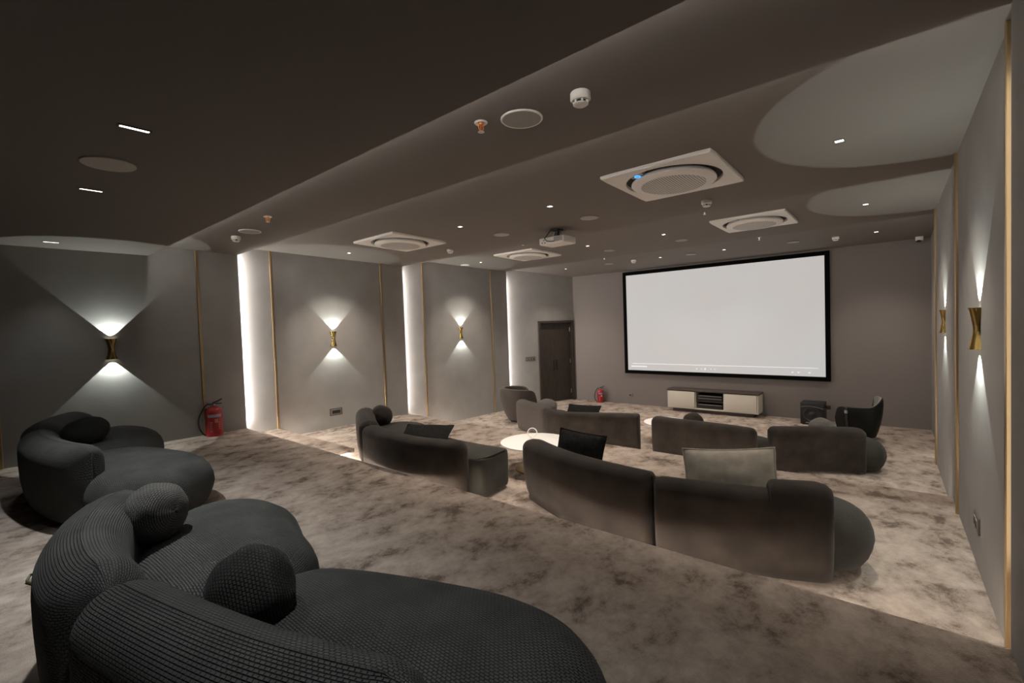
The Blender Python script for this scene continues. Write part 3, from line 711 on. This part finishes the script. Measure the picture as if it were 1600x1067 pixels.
# ------------------------------------------------------------------ sofas
def back_piece(parent, name, path, zb, zt, T, mt, rend=(0.13, 0.13), drop=(0.12, 0.12), R=0.10, taper=0.05, htfun=None, label=None, extra=()):
    dense = catmull([(p[0], p[1], 0) for p in path], 12)
    _, L = resample(dense, [0])
    ss = set([0, L])
    for fr in (0.02, 0.08, 0.18, 0.32, 0.5, 0.72, 1.0):
        ss.add(fr * rend[0]); ss.add(L - fr * rend[1])
    for e_ in extra: ss.add(e_ * L)
    n = max(10, int(L / 0.07))
    for k in range(1, n):
        s = L * k / n
        if rend[0] < s < L - rend[1]: ss.add(s)
    ss = sorted(ss)
    pts, L = resample(dense, ss)
    # outward normal (rear side = -n)
    rings = []; vl = []
    for i, s in enumerate(ss):
        a = resample(dense, [max(s - 0.06, 0)])[0][0]; b = resample(dense, [min(s + 0.06, L)])[0][0]
        tg = (b - a).normalized(); nn = Vector((-tg.y, tg.x, 0))
        ka = min(s / rend[0], 1); kb = min((L - s) / rend[1], 1)
        ea = sqrt(max(0, 1 - (1 - ka) ** 2)); eb = sqrt(max(0, 1 - (1 - kb) ** 2))
        kt = (0.05 + 0.95 * ea) * (0.05 + 0.95 * eb)
        top = zt - drop[0] * (1 - ea) - drop[1] * (1 - eb)
        if htfun: top += htfun(s / L)
        bot = zb + 0.03
        t2 = T / 2 * kt
        sec = []
        rr = min(R, t2)
        sec.append((-t2 * 0.55, bot)); sec.append((-t2 + taper, bot + 0.012)); sec.append((-t2 + taper * .45, bot + 0.10)); sec.append((-t2 + taper * .12, bot + 0.22)); sec.append((-t2, bot + (top - bot) * .6)); sec.append((-t2, top - rr * 1.1))
        for k in range(1, 6):
            a_ = pi - k * (pi / 2) / 6
            sec.append((-t2 + rr + rr * cos(a_), top - rr + rr * sin(a_)))
        sec.append((-t2 + rr, top)); 
        if t2 - rr > 0.004: sec.append((0, top + 0.006)); sec.append((t2 - rr, top))
        else: sec.append((0, top)); sec.append((t2 - rr, top))
        for k in range(1, 6):
            a_ = pi / 2 - k * (pi / 2) / 6
            sec.append((t2 - rr + rr * cos(a_), top - rr + rr * sin(a_)))
        sec.append((t2, top - rr * 1.1)); sec.append((t2, bot + (top - bot) * .5)); sec.append((t2 - taper * .3, bot + 0.1)); sec.append((t2 * 0.6, bot))
        rings.append([(pts[i].x + nn.x * q, pts[i].y + nn.y * q, z) for q, z in sec])
        v = [0]
        for k in range(1, len(sec)): v.append(v[-1] + sqrt((sec[k][0] - sec[k - 1][0]) ** 2 + (sec[k][1] - sec[k - 1][1]) ** 2))
        vl.append(v)
    us = [0.0]
    for i in range(1, len(rings)): us.append(us[-1] + (Vector(rings[i][4]) - Vector(rings[i - 1][4])).length)
    mb = MB(); m_ = len(rings[0]); vs = [p for r in rings for p in r]; fs = []; uv = []
    for i in range(len(rings) - 1):
        for j in range(m_ - 1):
            fs.append((i * m_ + j, (i + 1) * m_ + j, (i + 1) * m_ + j + 1, i * m_ + j + 1))
            uv.append(((us[i], vl[len(ss) // 2][j]), (us[i + 1], vl[len(ss) // 2][j]), (us[i + 1], vl[len(ss) // 2][j + 1]), (us[i], vl[len(ss) // 2][j + 1])))
        fs.append((i * m_ + m_ - 1, (i + 1) * m_ + m_ - 1, (i + 1) * m_, i * m_)); uv.append(((0.005, 0.0052),) * 4)
    fs.append(tuple(range(m_))); uv.append(((0.005, 0.0052),) * m_)
    fs.append(tuple((len(rings) - 1) * m_ + k for k in range(m_ - 1, -1, -1))); uv.append(((0.005, 0.0052),) * m_)
    mb.add(vs, fs, uv)
    o = mb.obj(name, mt, parent, angle=60)
    if label: o['label'] = label
    return o

def seat(parent, name, outline, zb, zt, mt, prof='soft', crown=0.02, n=72):
    dense = catmull([(p[0], p[1], 0) for p in outline], 10, True); dense.append(dense[0])
    _, L = resample(dense, [0]); pts, _ = resample(dense, [L * k / n for k in range(n)])
    area = sum(pts[k].x * pts[(k + 1) % n].y - pts[(k + 1) % n].x * pts[k].y for k in range(n))
    if area < 0: pts.reverse()
    cen = sum(pts, Vector()) / n
    nm = []
    for k in range(n):
        t_ = (pts[(k + 2) % n] - pts[k - 2]).normalized(); nm.append(Vector((-t_.y, t_.x, 0)))
    H = zt - zb
    if prof == 'soft':
        pr = [(0.030, 0.10), (0.045, 0.07), (0.10, 0.035), (0.17, 0.01), (H * .52, 0.0), (H * .66, 0.006), (H * .79, 0.025), (H * .89, 0.055), (H * .96, 0.095), (H, 0.145)]
    else:
        pr = [(0.030, 0.03), (0.04, 0.012), (0.07, 0.004), (H * .5, 0.0), (H * .85, 0.0), (H - .018, 0.005), (H - .005, 0.016), (H, 0.035)]
    rings = []; vv = []; acc = 0; last = None
    for z, ins in pr:
        rings.append([pts[k] + nm[k] * ins + Vector((0, 0, zb + z)) for k in range(n)])
        if last: acc += sqrt((z - last[0]) ** 2 + (ins - last[1]) ** 2)
        vv.append(acc); last = (z, ins)
    base = rings[-1]
    top0 = len(rings)
    for fct, cz in ((0.75, 0.6), (0.45, 0.9), (0.18, 1.0)):
        rings.append([cen + (Vector((p.x, p.y, 0)) - cen) * fct + Vector((0, 0, zt + crown * cz)) for p in base])
    vs = [tuple(p) for r in rings for p in r]; vs.append((cen.x, cen.y, zt + crown)); fs = []; uv = []
    for i in range(len(rings) - 1):
        for k in range(n):
            q = (k + 1) % n; f = (i * n + k, i * n + q, (i + 1) * n + q, (i + 1) * n + k); fs.append(f)
            if i >= top0 - 3: uv.append(tuple((vs[a][0], vs[a][1]) for a in f))
            else:
                u0, u1 = L * k / n, L * (k + 1) / n; uv.append(((u0, vv[i]), (u1, vv[i]), (u1, vv[i + 1]), (u0, vv[i + 1])))
    c = len(vs) - 1; b0 = (len(rings) - 1) * n
    for k in range(n):
        f = (b0 + k, b0 + (k + 1) % n, c); fs.append(f); uv.append(tuple((vs[a][0], vs[a][1]) for a in f))
    fs.append(tuple(range(n - 1, -1, -1))); uv.append(tuple((vs[a][0], vs[a][1]) for a in range(n - 1, -1, -1)))
    mb = MB(); mb.add(vs, fs, uv)
    return mb.obj(name, mt, parent, angle=60)

def feet(parent, spots, z):
    for x, y in spots:
        mb = MB(); mb.lathe([(0.03, 0), (0.034, 0.06)], (x, y, z), 14); mb.obj('foot', M_black, parent)

# --- row A (upper tier): near sofa
t = thing('curved_sofa', 'nearest dark grey knit sofa with two-piece curved back, filling the lower left corner', 'sofa', (-2.0, 0.7, F2))
back_piece(t, 'backrest', [(-3.30, 0.66), (-3.10, 0.44), (-2.75, 0.31), (-2.40, 0.27), (-2.11, 0.29)], F2, 1.35, 0.30, M_knit_grey, (0.22, 0.16), (0.18, 0.10), R=0.14)
back_piece(t, 'backrest', [(-2.14, 0.29), (-1.80, 0.36), (-1.40, 0.46), (-1.08, 0.57), (-0.88, 0.655)], F2, 1.33, 0.30, M_knit_grey, (0.16, 0.13), (0.10, 0.05), R=0.14)
seat(t, 'seat', [(-3.42, 0.80), (-3.46, 1.05), (-3.28, 1.25), (-2.95, 1.31), (-2.62, 1.22), (-2.28, 1.12), (-2.12, 0.85), (-2.20, 0.45), (-2.60, 0.40), (-3.10, 0.55)], F2, 1.115, M_knit_grey)
seat(t, 'seat', [(-2.16, 0.90), (-2.02, 1.12), (-1.50, 1.35), (-1.15, 1.44), (-0.86, 1.39), (-0.64, 1.18), (-0.60, 0.92), (-0.74, 0.68), (-1.25, 0.52), (-1.85, 0.44), (-2.16, 0.58)], F2, 1.11, M_knit_grey)
feet(t, [(-3.1, 0.8), (-2.5, 0.6), (-1.7, 0.7), (-0.95, 1.1), (-2.7, 1.05), (-1.3, 1.2)], F2)

# --- row A: left sofa
t = thing('curved_sofa', 'dark grey knit sofa on the upper tier against the dark left wall', 'sofa', (-5.7, 0.8, F2))
back_piece(t, 'backrest', [(-7.20, 0.98), (-7.10, 0.74), (-6.80, 0.57), (-6.45, 0.47), (-6.28, 0.45)], F2, 1.36, 0.29, M_knit_grey, (0.22, 0.16), (0.18, 0.10), R=0.14)
back_piece(t, 'backrest', [(-6.32, 0.45), (-5.85, 0.42), (-5.35, 0.47), (-5.05, 0.54), (-4.83, 0.62)], F2, 1.34, 0.29, M_knit_grey, (0.16, 0.16), (0.10, 0.06), R=0.14)
seat(t, 'seat', [(-7.38, 1.05), (-7.38, 1.28), (-7.10, 1.45), (-6.65, 1.48), (-6.28, 1.38), (-5.90, 1.15), (-5.88, 0.60), (-6.5, 0.60), (-7.1, 0.78)], F2, 1.115, M_knit_grey)
seat(t, 'seat', [(-5.95, 0.85), (-5.80, 1.18), (-5.30, 1.36), (-4.90, 1.42), (-4.55, 1.35), (-4.36, 1.12), (-4.36, 0.85), (-4.48, 0.64), (-4.75, 0.55), (-5.1, 0.58), (-5.75, 0.60)], F2, 1.11, M_knit_grey)
feet(t, [(-7.1, 0.9), (-6.3, 0.6), (-5.5, 0.7), (-4.6, 0.9), (-6.6, 1.25), (-4.9, 1.2)], F2)

# --- row B (middle tier): left sofa
HB = F1 + 0.60
t = thing('curved_sofa', 'brown velvet sofa left on the middle tier with a straight cut seat end', 'sofa', (-4.6, 3.6, F1))
back_piece(t, 'backrest', [(-6.02, 3.76), (-5.82, 3.62), (-5.55, 3.46), (-5.28, 3.31), (-5.03, 3.19)], F1, F1 + 0.63, 0.26, M_velvet, (0.15, 0.10), (0.10, 0.06), R=0.11, htfun=lambda f: 0.02 - 0.03 * f)
back_piece(t, 'backrest', [(-5.02, 3.17), (-4.50, 3.06), (-4.02, 3.04), (-3.62, 3.12), (-3.36, 3.19)], F1, HB, 0.24, M_velvet, (0.10, 0.10), (0.05, 0.09), R=0.08, taper=0.02)
seat(t, 'seat', [(-5.85, 3.84), (-5.86, 4.10), (-5.62, 4.30), (-5.25, 4.30), (-4.95, 3.95), (-4.90, 3.40), (-5.25, 3.35), (-5.65, 3.50)], F1, F1 + 0.40, M_velvet_green)
seat(t, 'seat', [(-4.95, 3.25), (-4.97, 3.60), (-4.90, 3.92), (-4.30, 3.80), (-3.80, 3.78), (-3.40, 3.80), (-3.32, 3.77), (-3.29, 3.70), (-3.25, 3.42), (-3.26, 3.30), (-3.34, 3.27), (-3.70, 3.18), (-4.20, 3.13), (-4.7, 3.16)], F1, F1 + 0.415, M_velvet_green, prof='hard', crown=0.012, n=110)
mb = MB()
pp = [(-3.306, 3.30, F1 + 0.412), (-3.268, 3.42, F1 + 0.414), (-3.30, 3.70, F1 + 0.414)]
mb.tube(catmull(pp, 6), 0.007, 6); mb.obj('piping', M_velvet, t)
feet(t, [(-5.6, 3.75), (-5.1, 3.6), (-4.5, 3.3), (-3.5, 3.4), (-3.5, 3.68), (-5.3, 4.1)], F1)

# --- row B: centre sofa
t = thing('curved_sofa', 'long brown velvet sofa in the centre of the middle tier with a rounded right end', 'sofa', (-1.5, 3.8, F1))
back_piece(t, 'backrest', [(-2.96, 3.72), (-2.80, 3.60), (-2.45, 3.44), (-2.15, 3.35), (-1.80, 3.29), (-1.46, 3.26)], F1, HB + 0.01, 0.24, M_velvet, (0.20, 0.05), (0.10, 0.02), R=0.08, taper=0.06)
def bump_ht(f):
    x = min(max((f - 0.665) / 0.035, 0), 1)
    return 0.05 * sqrt(1 - (1 - x) ** 2) - 0.012 * (1 if f < 0.665 else 0)
back_piece(t, 'backrest', [(-1.44, 3.26), (-1.10, 3.33), (-0.75, 3.42), (-0.55, 3.50), (-0.39, 3.58)], F1, HB, 0.24, M_velvet, (0.05, 0.10), (0.02, 0.05), R=0.08, taper=0.03, htfun=bump_ht, extra=(0.655, 0.664, 0.667, 0.672, 0.68, 0.69, 0.70))
seat(t, 'seat', [(-2.80, 3.80), (-2.76, 4.05), (-2.45, 4.12), (-2.0, 4.02), (-1.62, 3.96), (-1.48, 3.80), (-1.47, 3.40), (-1.85, 3.38), (-2.3, 3.45)], F1, F1 + 0.40, M_velvet_green)
seat(t, 'seat', [(-1.46, 3.40), (-1.47, 3.75), (-1.35, 3.98), (-1.0, 4.12), (-0.55, 4.20), (-0.30, 4.10), (-0.19, 3.92), (-0.22, 3.74), (-0.36, 3.60), (-0.75, 3.48), (-1.1, 3.42)], F1, F1 + 0.43, M_velvet_green)
feet(t, [(-2.6, 3.8), (-1.7, 3.5), (-1.2, 3.5), (-0.45, 3.78), (-0.6, 3.95), (-2.0, 3.8)], F1)

# --- row C (front level): left sofa
t = thing('curved_sofa', 'brown velvet sofa at left of the front floor, near the tub armchair', 'sofa', (-4.8, 7.4, F0))
back_piece(t, 'backrest', [(-6.22, 7.52), (-5.95, 7.36), (-5.60, 7.20), (-5.30, 7.06), (-5.10, 6.97)], F0, 0.63, 0.26, mat('grey_brown_velvet', (0.062, 0.053, 0.046), 0.85, spec=0.2, sheen=0.1), (0.12, 0.09), (0.08, 0.05), R=0.10, taper=0.03)
back_piece(t, 'backrest', [(-5.08, 6.94), (-4.80, 6.84), (-4.50, 6.84), (-4.05, 7.03), (-3.70, 7.18), (-3.44, 7.27)], F0, 0.61, 0.24, M_velvet, (0.08, 0.05), (0.04, 0.025), R=0.07, taper=0.015)
seat(t, 'seat', [(-6.02, 7.50), (-5.98, 7.80), (-5.68, 8.02), (-5.30, 8.0), (-5.08, 7.6), (-5.08, 7.10), (-5.5, 7.25), (-5.9, 7.42)], F0, 0.40, M_velvet_green)
seat(t, 'seat', [(-5.05, 7.02), (-5.02, 7.55), (-4.6, 7.85), (-4.15, 7.85), (-3.80, 7.72), (-3.66, 7.5), (-3.66, 7.32), (-4.05, 7.14), (-4.5, 6.96), (-4.8, 6.95)], F0, 0.41, M_velvet_green)
feet(t, [(-5.8, 7.6), (-5.3, 7.3), (-4.6, 7.1), (-3.8, 7.4), (-3.9, 7.6), (-5.6, 7.85)], F0)

# --- row C: right sofa
t = thing('curved_sofa', 'brown velvet sofa at right of the front floor with two separate back cushions', 'sofa', (-1.8, 7.5, F0))
back_piece(t, 'backrest', [(-3.18, 7.22), (-2.98, 7.16), (-2.56, 7.14), (-2.09, 7.10), (-1.62, 7.02)], F0, 0.62, 0.24, M_velvet, (0.10, 0.10), (0.06, 0.06), R=0.08, taper=0.02)
back_piece(t, 'backrest', [(-1.53, 7.26), (-1.30, 7.38), (-0.97, 7.57), (-0.68, 7.70), (-0.46, 7.79)], F0, 0.62, 0.24, M_velvet, (0.10, 0.14), (0.06, 0.09), R=0.08, taper=0.02)
seat(t, 'seat', [(-2.95, 7.28), (-2.86, 7.55), (-2.5, 7.72), (-2.1, 7.75), (-1.7, 7.7), (-1.42, 7.5), (-1.40, 7.20), (-1.62, 7.12), (-2.1, 7.20), (-2.6, 7.25)], F0, 0.41, M_velvet_green)
seat(t, 'seat', [(-1.42, 7.42), (-1.45, 7.80), (-1.25, 8.20), (-0.85, 8.42), (-0.45, 8.36), (-0.26, 8.08), (-0.28, 7.84), (-0.42, 7.76), (-0.7, 7.75), (-1.0, 7.65)], F0, 0.42, M_velvet_green)
feet(t, [(-2.8, 7.4), (-1.8, 7.3), (-1.2, 7.6), (-0.5, 7.9), (-0.6, 8.2), (-2.3, 7.8)], F0)

# ------------------------------------------------------------------ armchairs
def tub_shell(t, name, R, z0, z1, a0, a1, th, mt, mt_in, slope=0.0, base_r=0.6, wing=None, n=40):
    """curved shell in plan from angle a0 to a1 (local), outer radius R at the top, base_r*R at the bottom"""
    outer = []; inner = []
    for i in range(n + 1):
        f = i / n; a = a0 + (a1 - a0) * f
        e = min(f, 1 - f) / 0.10; k = sqrt(max(0.0, 1 - (1 - min(e, 1)) ** 2))
        zt = z0 + (z1 - z0) * (0.72 + 0.28 * k) + (wing(f) if wing else 0)
        d = Vector((cos(a), sin(a), 0))
        col_o = []; col_i = []
        for q, h in enumerate((0.0, 0.03, 0.15, 0.35, 0.6, 0.85, 0.95, 1.0)):
            z = z0 + (zt - z0) * h
            rr = R * (base_r + (1 - base_r) * (1 - (1 - h) ** 2.2))
            if h >= 0.95: rr -= 0.012 * (h - 0.9) / 0.1
            col_o.append(tuple(d * rr + Vector((0, 0, z))))
        for q, h in enumerate((1.0, 0.95, 0.7, 0.4)):
            z = z0 + (zt - z0) * h
            rr = R * (base_r + (1 - base_r) * (1 - (1 - h) ** 2.2)) - th * (0.5 + 0.5 * k)
            if h >= 0.95: rr += 0.012 * (h - 0.9) / 0.1
            col_i.append(tuple(d * rr + Vector((0, 0, z))))
        outer.append(col_o); inner.append(col_i)
    mb = MB(); full = [o + inn for o, inn in zip(outer, inner)]
    mb.loft(full, True, True)
    return mb.obj(name, mt, t, local=True, angle=70), outer, inner

# velvet tub armchair, far left
t = thing('tub_armchair', 'brown velvet tub armchair tapering to a narrow base, far left of the front floor', 'armchair', (-6.74, 8.12, F0), (0, 0, radians(35)))
tub_shell(t, 'shell', 0.47, 0.05, 0.72, radians(60), radians(330), 0.15, bpy.data.materials['grey_brown_velvet'], M_velvet, base_r=0.55, wing=lambda f: 0.05 * sin(pi * f))
mb = MB(); mb.lathe([(0.25, 0.20), (0.30, 0.30), (0.32, 0.40), (0.30, 0.44), (0.22, 0.46), (0.0005, 0.465)], (0.05, 0.0, 0), 32, caps=False); mb.obj('seat_cushion', M_velvet_green, t, local=True)
mb = MB(); mb.lathe([(0.22, 0.0), (0.22, 0.02), (0.06, 0.03), (0.06, 0.1)], (0, 0, 0), 28); mb.obj('swivel_base', M_black, t, local=True)

# black leather armchair in front of the screen wall, right
t = thing('leather_armchair', 'black leather armchair with grey inner lining, its back to the room, right of the subwoofer', 'armchair', (-0.72, 9.98, F0), (0, 0, radians(-45)))
def wingf(f):
    x = min(max((f - 0.42) / 0.30, 0), 1)
    return 0.135 * x * x * (3 - 2 * x)
sh, outer, inner = tub_shell(t, 'shell', 0.375, 0.06, 0.58, radians(-95), radians(100), 0.05, M_leather, M_lining, base_r=0.72, wing=wingf)
mb = MB()
rows = []
for o_, i_ in list(zip(outer, inner))[2:-2]:
    rows.append([tuple(Vector(o_[-1]).lerp(Vector(i_[0]), 0.35) + Vector((0, 0, 0.008))), tuple(Vector(i_[0]) + Vector((0, 0, 0.006))), tuple(Vector(i_[1]) * 1.0), i_[2], i_[3]])
rows2 = []
for r_ in rows:
    rr = []
    for q, p in enumerate(r_):
        v = Vector(p); hd = Vector((v.x, v.y, 0)).normalized(); rr.append(tuple(v - hd * 0.006))
    rows2.append(rr)
mb.loft(rows2, False, False); mb.obj('lining', M_lining, t, local=True)
mb = MB(); mb.lathe([(0.24, 0.22), (0.275, 0.30), (0.275, 0.38), (0.24, 0.42), (0.0005, 0.44)], (0.02, 0, 0), 32, caps=False); mb.obj('seat_cushion', M_leather, t, local=True)
mb = MB(); mb.lathe([(0.22, 0.0), (0.22, 0.015), (0.05, 0.03), (0.05, 0.20)], (-0.02, 0, 0), 28); mb.obj('swivel_base', M_black, t, local=True)
a = radians(-62)
strap_pts = [(0.380 * cos(a) * k, 0.380 * sin(a) * k, z) for k, z in ((0.74, 0.09), (0.90, 0.22), (0.985, 0.40), (1.005, 0.54), (0.985, 0.575), (0.90, 0.59))]
mb = MB()
rings = []
td = Vector((-sin(a), cos(a), 0)); rd = Vector((cos(a), sin(a), 0))
for p in strap_pts: rings.append([tuple(Vector(p) + td * q * 0.018 + rd * w_) for q, w_ in ((-1, 0.0), (1, 0.0), (1, 0.008), (-1, 0.008))])
mb.loft(rings); mb.obj('strap', M_black, t, local=True)
mb = MB(); mb.box((0, 0, 0), (0.012, 0.05, 0.05), 0.004); bk = mb.obj('buckle', M_steel, t, local=True); bk.location = (0.39 * cos(a), 0.39 * sin(a), 0.51); bk.rotation_euler = (0, 0, a)

# ------------------------------------------------------------------ tables
def round_table(x, y, z, zt, r, label):
    t = thing('coffee_table', label, 'table', (x, y, z), group='round white coffee tables')
    mb = MB(); mb.lathe([(0.0005, zt - 0.022), (r - 0.02, zt - 0.022), (r - 0.004, zt - 0.014), (r, zt - 0.008), (r - 0.002, zt - 0.002), (r - 0.008, zt), (0.0005, zt)], n=64, caps=False); mb.obj('table_top', M_table, t, local=True)
    mb = MB(); mb.lathe([(0.035, 0.02), (0.03, 0.06), (0.03, zt - 0.05), (0.07, zt - 0.022)], n=24); mb.obj('pedestal', M_brass_dark, t, local=True)
    mb = MB(); mb.lathe([(r * .6, 0), (r * .6, 0.012), (r * .5, 0.02), (0.03, 0.026)], n=40); mb.obj('base', M_brass_dark, t, local=True)
round_table(-3.46, 4.45, F1, 0.335, 0.43, 'round white coffee table on the middle tier with a ring ornament on it')
round_table(-3.30, 8.10, F0, 0.35, 0.42, 'round white coffee table on the front floor, half hidden behind a sofa back')
t = thing('ring_ornament', 'white ring ornament standing on the middle tier round table', 'ornament', (-3.55, 4.50, F1 + 0.335), (0, 0, radians(-50)))
mb = MB(); mb.tube([(0, 0.056 * cos(2 * pi * k / 28), 0.082 + 0.056 * sin(2 * pi * k / 28)) for k in range(28)], 0.0065, 8, closed=True); mb.obj('ring', M_white, t, local=True)
mb = MB(); mb.tube([(0, 0.03 * cos(pi * k / 8), 0.096 + 0.022 * sin(pi * k / 8)) for k in range(9)], 0.005, 6); mb.obj('inner_arch', mat('ornament_grey', (0.2, 0.19, 0.18), 0.5), t, local=True)
mb = MB(); mb.lathe([(0.032, 0), (0.032, 0.012), (0.012, 0.026), (0.0005, 0.028)], n=20); mb.obj('stand', M_white, t, local=True)

# ------------------------------------------------------------------ cushions
def ball_cushion(loc, r, label, mt, rot=(0, 0, 0), sq=0.9, lump=0.03, seed=1):
    t = thing('ball_cushion', label, 'cushion', loc, rot, 'ball cushions on the sofas')
    nu, nv = 48, 28; vs = []; fs = []; uv = []
    for i in range(nv + 1):
        th = pi * i / nv
        for j in range(nu):
            ph = 2 * pi * j / nu
            d = Vector((sin(th) * cos(ph), sin(th) * sin(ph), cos(th) * sq))
            pole = max(0, 1 - th / 0.5) if th < pi / 2 else max(0, 1 - (pi - th) / 0.5)
            k = 1 + lump * noise.noise(d * 2.2 + Vector((seed * 7.1, 0, 0))) * 2 - 0.08 * pole ** 2 + 0.008 * pole * sin(ph * 9)
            vs.append(tuple(d * r * k))
    for i in range(nv):
        for j in range(nu):
            q = (j + 1) % nu; fs.append((i * nu + j, (i + 1) * nu + j, (i + 1) * nu + q, i * nu + q))
            a0, a1 = 2 * pi * r * j / nu, 2 * pi * r * (j + 1) / nu; b0, b1 = pi * r * i / nv, pi * r * (i + 1) / nv
            uv.append(((a0, b0), (a0, b1), (a1, b1), (a1, b0)))
    mb = MB(); mb.add(vs, fs, uv); mb.obj('cover', mt, t, local=True, angle=80)
    for sgn in (-1, 1):
        mb = MB(); zz = sgn * r * sq * 0.925
        mb.lathe([(0.0005, zz + sgn * 0.006), (0.009, zz + sgn * 0.004), (0.013, zz), (0.010, zz - sgn * 0.006)], n=16, caps=False); mb.obj('gather_button', mt, t, local=True)
    return t
ball_cushion((-2.98, 0.615, 1.25), 0.148, 'grey knit ball cushion with gathered side, upper one on the nearest sofa', M_knit_pale, tuple(Vector((0.80, 0.45, 0.10)).to_track_quat('Z', 'Y').to_euler()), 0.92, seed=2)
ball_cushion((-1.86, 0.655, 1.205), 0.16, 'black knit ball cushion, lower one on the nearest sofa', M_knit_black, tuple(Vector((0.32, 0.93, 0.12)).to_track_quat('Z', 'Y').to_euler()), 0.95, seed=3)
ball_cushion((-6.30, 0.77, 1.235), 0.20, 'black ball cushion sunk in the back corner of the sofa by the dark left wall', M_knit_black, (radians(15), 0, 0), 0.72, seed=4)
ball_cushion((-5.71, 3.81, F1 + 0.525), 0.15, 'dark oval ball cushion on top of the left middle-tier sofa', M_velvet, (radians(35), radians(40), 0), 1.1, seed=5)
ball_cushion((-5.62, 7.62, 0.49), 0.22, 'grey-brown ball cushion on the front left sofa beside the tub armchair', mat('mauve_grey_velvet', (0.085, 0.076, 0.07), .85, sheen=.1), (0.2, 0, 0), 0.72, seed=6)
ball_cushion((-2.62, 7.42, 0.545), 0.155, 'dark ball cushion on the front right sofa below the media console', M_velvet, (0.3, 0, 0), 0.9, seed=7)
ball_cushion((-0.98, 7.92, 0.53), 0.17, 'grey ball cushion on the front right sofa in front of the subwoofer', mat('grey_velvet', (0.10, 0.098, 0.088), .85, sheen=.1), (0.3, 0, 0), 0.85, seed=8)

def square_cushion(loc, rot, W, H, T, label, mt, pipe=None, sag=0.05):
    t = thing('square_cushion', label, 'cushion', loc, rot, 'square cushions on the sofas')
    n = 18; hw, hh = W / 2, H / 2
    def P(u, v, side):
        x = u * hw * (1 - sag * (1 - v * v)); z = v * hh * (1 - sag * 1.3 * (1 - u * u))
        k = (max(0, 1 - abs(u) ** 2.4) * max(0, 1 - abs(v) ** 2.4)) ** 0.55
        y = side * T / 2 * k + 0.012 * T * noise.noise(Vector((u * 2, v * 2, side * 3 + loc[0]))) * 8 * k
        return (x, y, z)
    vs = []; fs = []; uv = []
    for side in (-1, 1):
        o = len(vs)
        for i in range(n + 1):
            for j in range(n + 1): vs.append(P(-1 + 2 * j / n, -1 + 2 * i / n, side))
        for i in range(n):
            for j in range(n):
                a, b, c, d = o + i * (n + 1) + j, o + i * (n + 1) + j + 1, o + (i + 1) * (n + 1) + j + 1, o + (i + 1) * (n + 1) + j
                fs.append((a, b, c, d) if side < 0 else (d, c, b, a))
                q = [(vs[k][0], vs[k][2]) for k in fs[-1]]; uv.append(q)
    mb = MB(); mb.add(vs, fs, uv); mb.obj('cover', mt, t, local=True, angle=80)
    ed = []
    for j in range(n): ed.append(P(-1 + 2 * j / n, -1, 0))
    for i in range(n): ed.append(P(1, -1 + 2 * i / n, 0))
    for j in range(n): ed.append(P(1 - 2 * j / n, 1, 0))
    for i in range(n): ed.append(P(-1, 1 - 2 * i / n, 0))
    mb = MB(); mb.tube(ed, 0.008, 6, closed=True); mb.obj('piping', pipe or mt, t, local=True)
    return t
square_cushion((-2.48, 3.88, F1 + 0.475), (radians(-18), radians(5), radians(8)), 0.49, 0.40, 0.15, 'black square cushion leaning inside the left half of the centre sofa', M_black_cloth)
square_cushion((-1.06, 3.76, F1 + 0.51), (radians(-20), radians(-6), radians(12)), 0.66, 0.46, 0.17, 'large pale grey linen cushion leaning on the centre sofa', M_grey_linen)
square_cushion((-4.38, 3.50, F1 + 0.465), (radians(-62), radians(0), radians(27)), 0.60, 0.42, 0.16, 'black square cushion lying back on the left middle-tier sofa', M_black_cloth)
square_cushion((-4.68, 7.45, F0 + 0.47), (radians(-50), radians(0), radians(10)), 0.64, 0.42, 0.13, 'black square cushion lying on the front left sofa', M_black_cloth)

# curled cable end on the upper tier carpet behind the nearest sofa
mb = MB(); mb.tube(catmull([(-4.02, 0.215, F2 + 0.008), (-4.08, 0.195, F2 + 0.012), (-4.12, 0.215, F2 + 0.03), (-4.06, 0.235, F2 + 0.035), (-3.98, 0.23, F2 + 0.012), (-3.88, 0.23, F2 + 0.008)], 5), 0.008, 6)
o = mb.obj('cable_end', mat('olive_cable', (0.06, 0.06, 0.025), 0.5)); o['label'] = 'small curled dark green cable end on the carpet left of the nearest sofa'; o['category'] = 'cable'
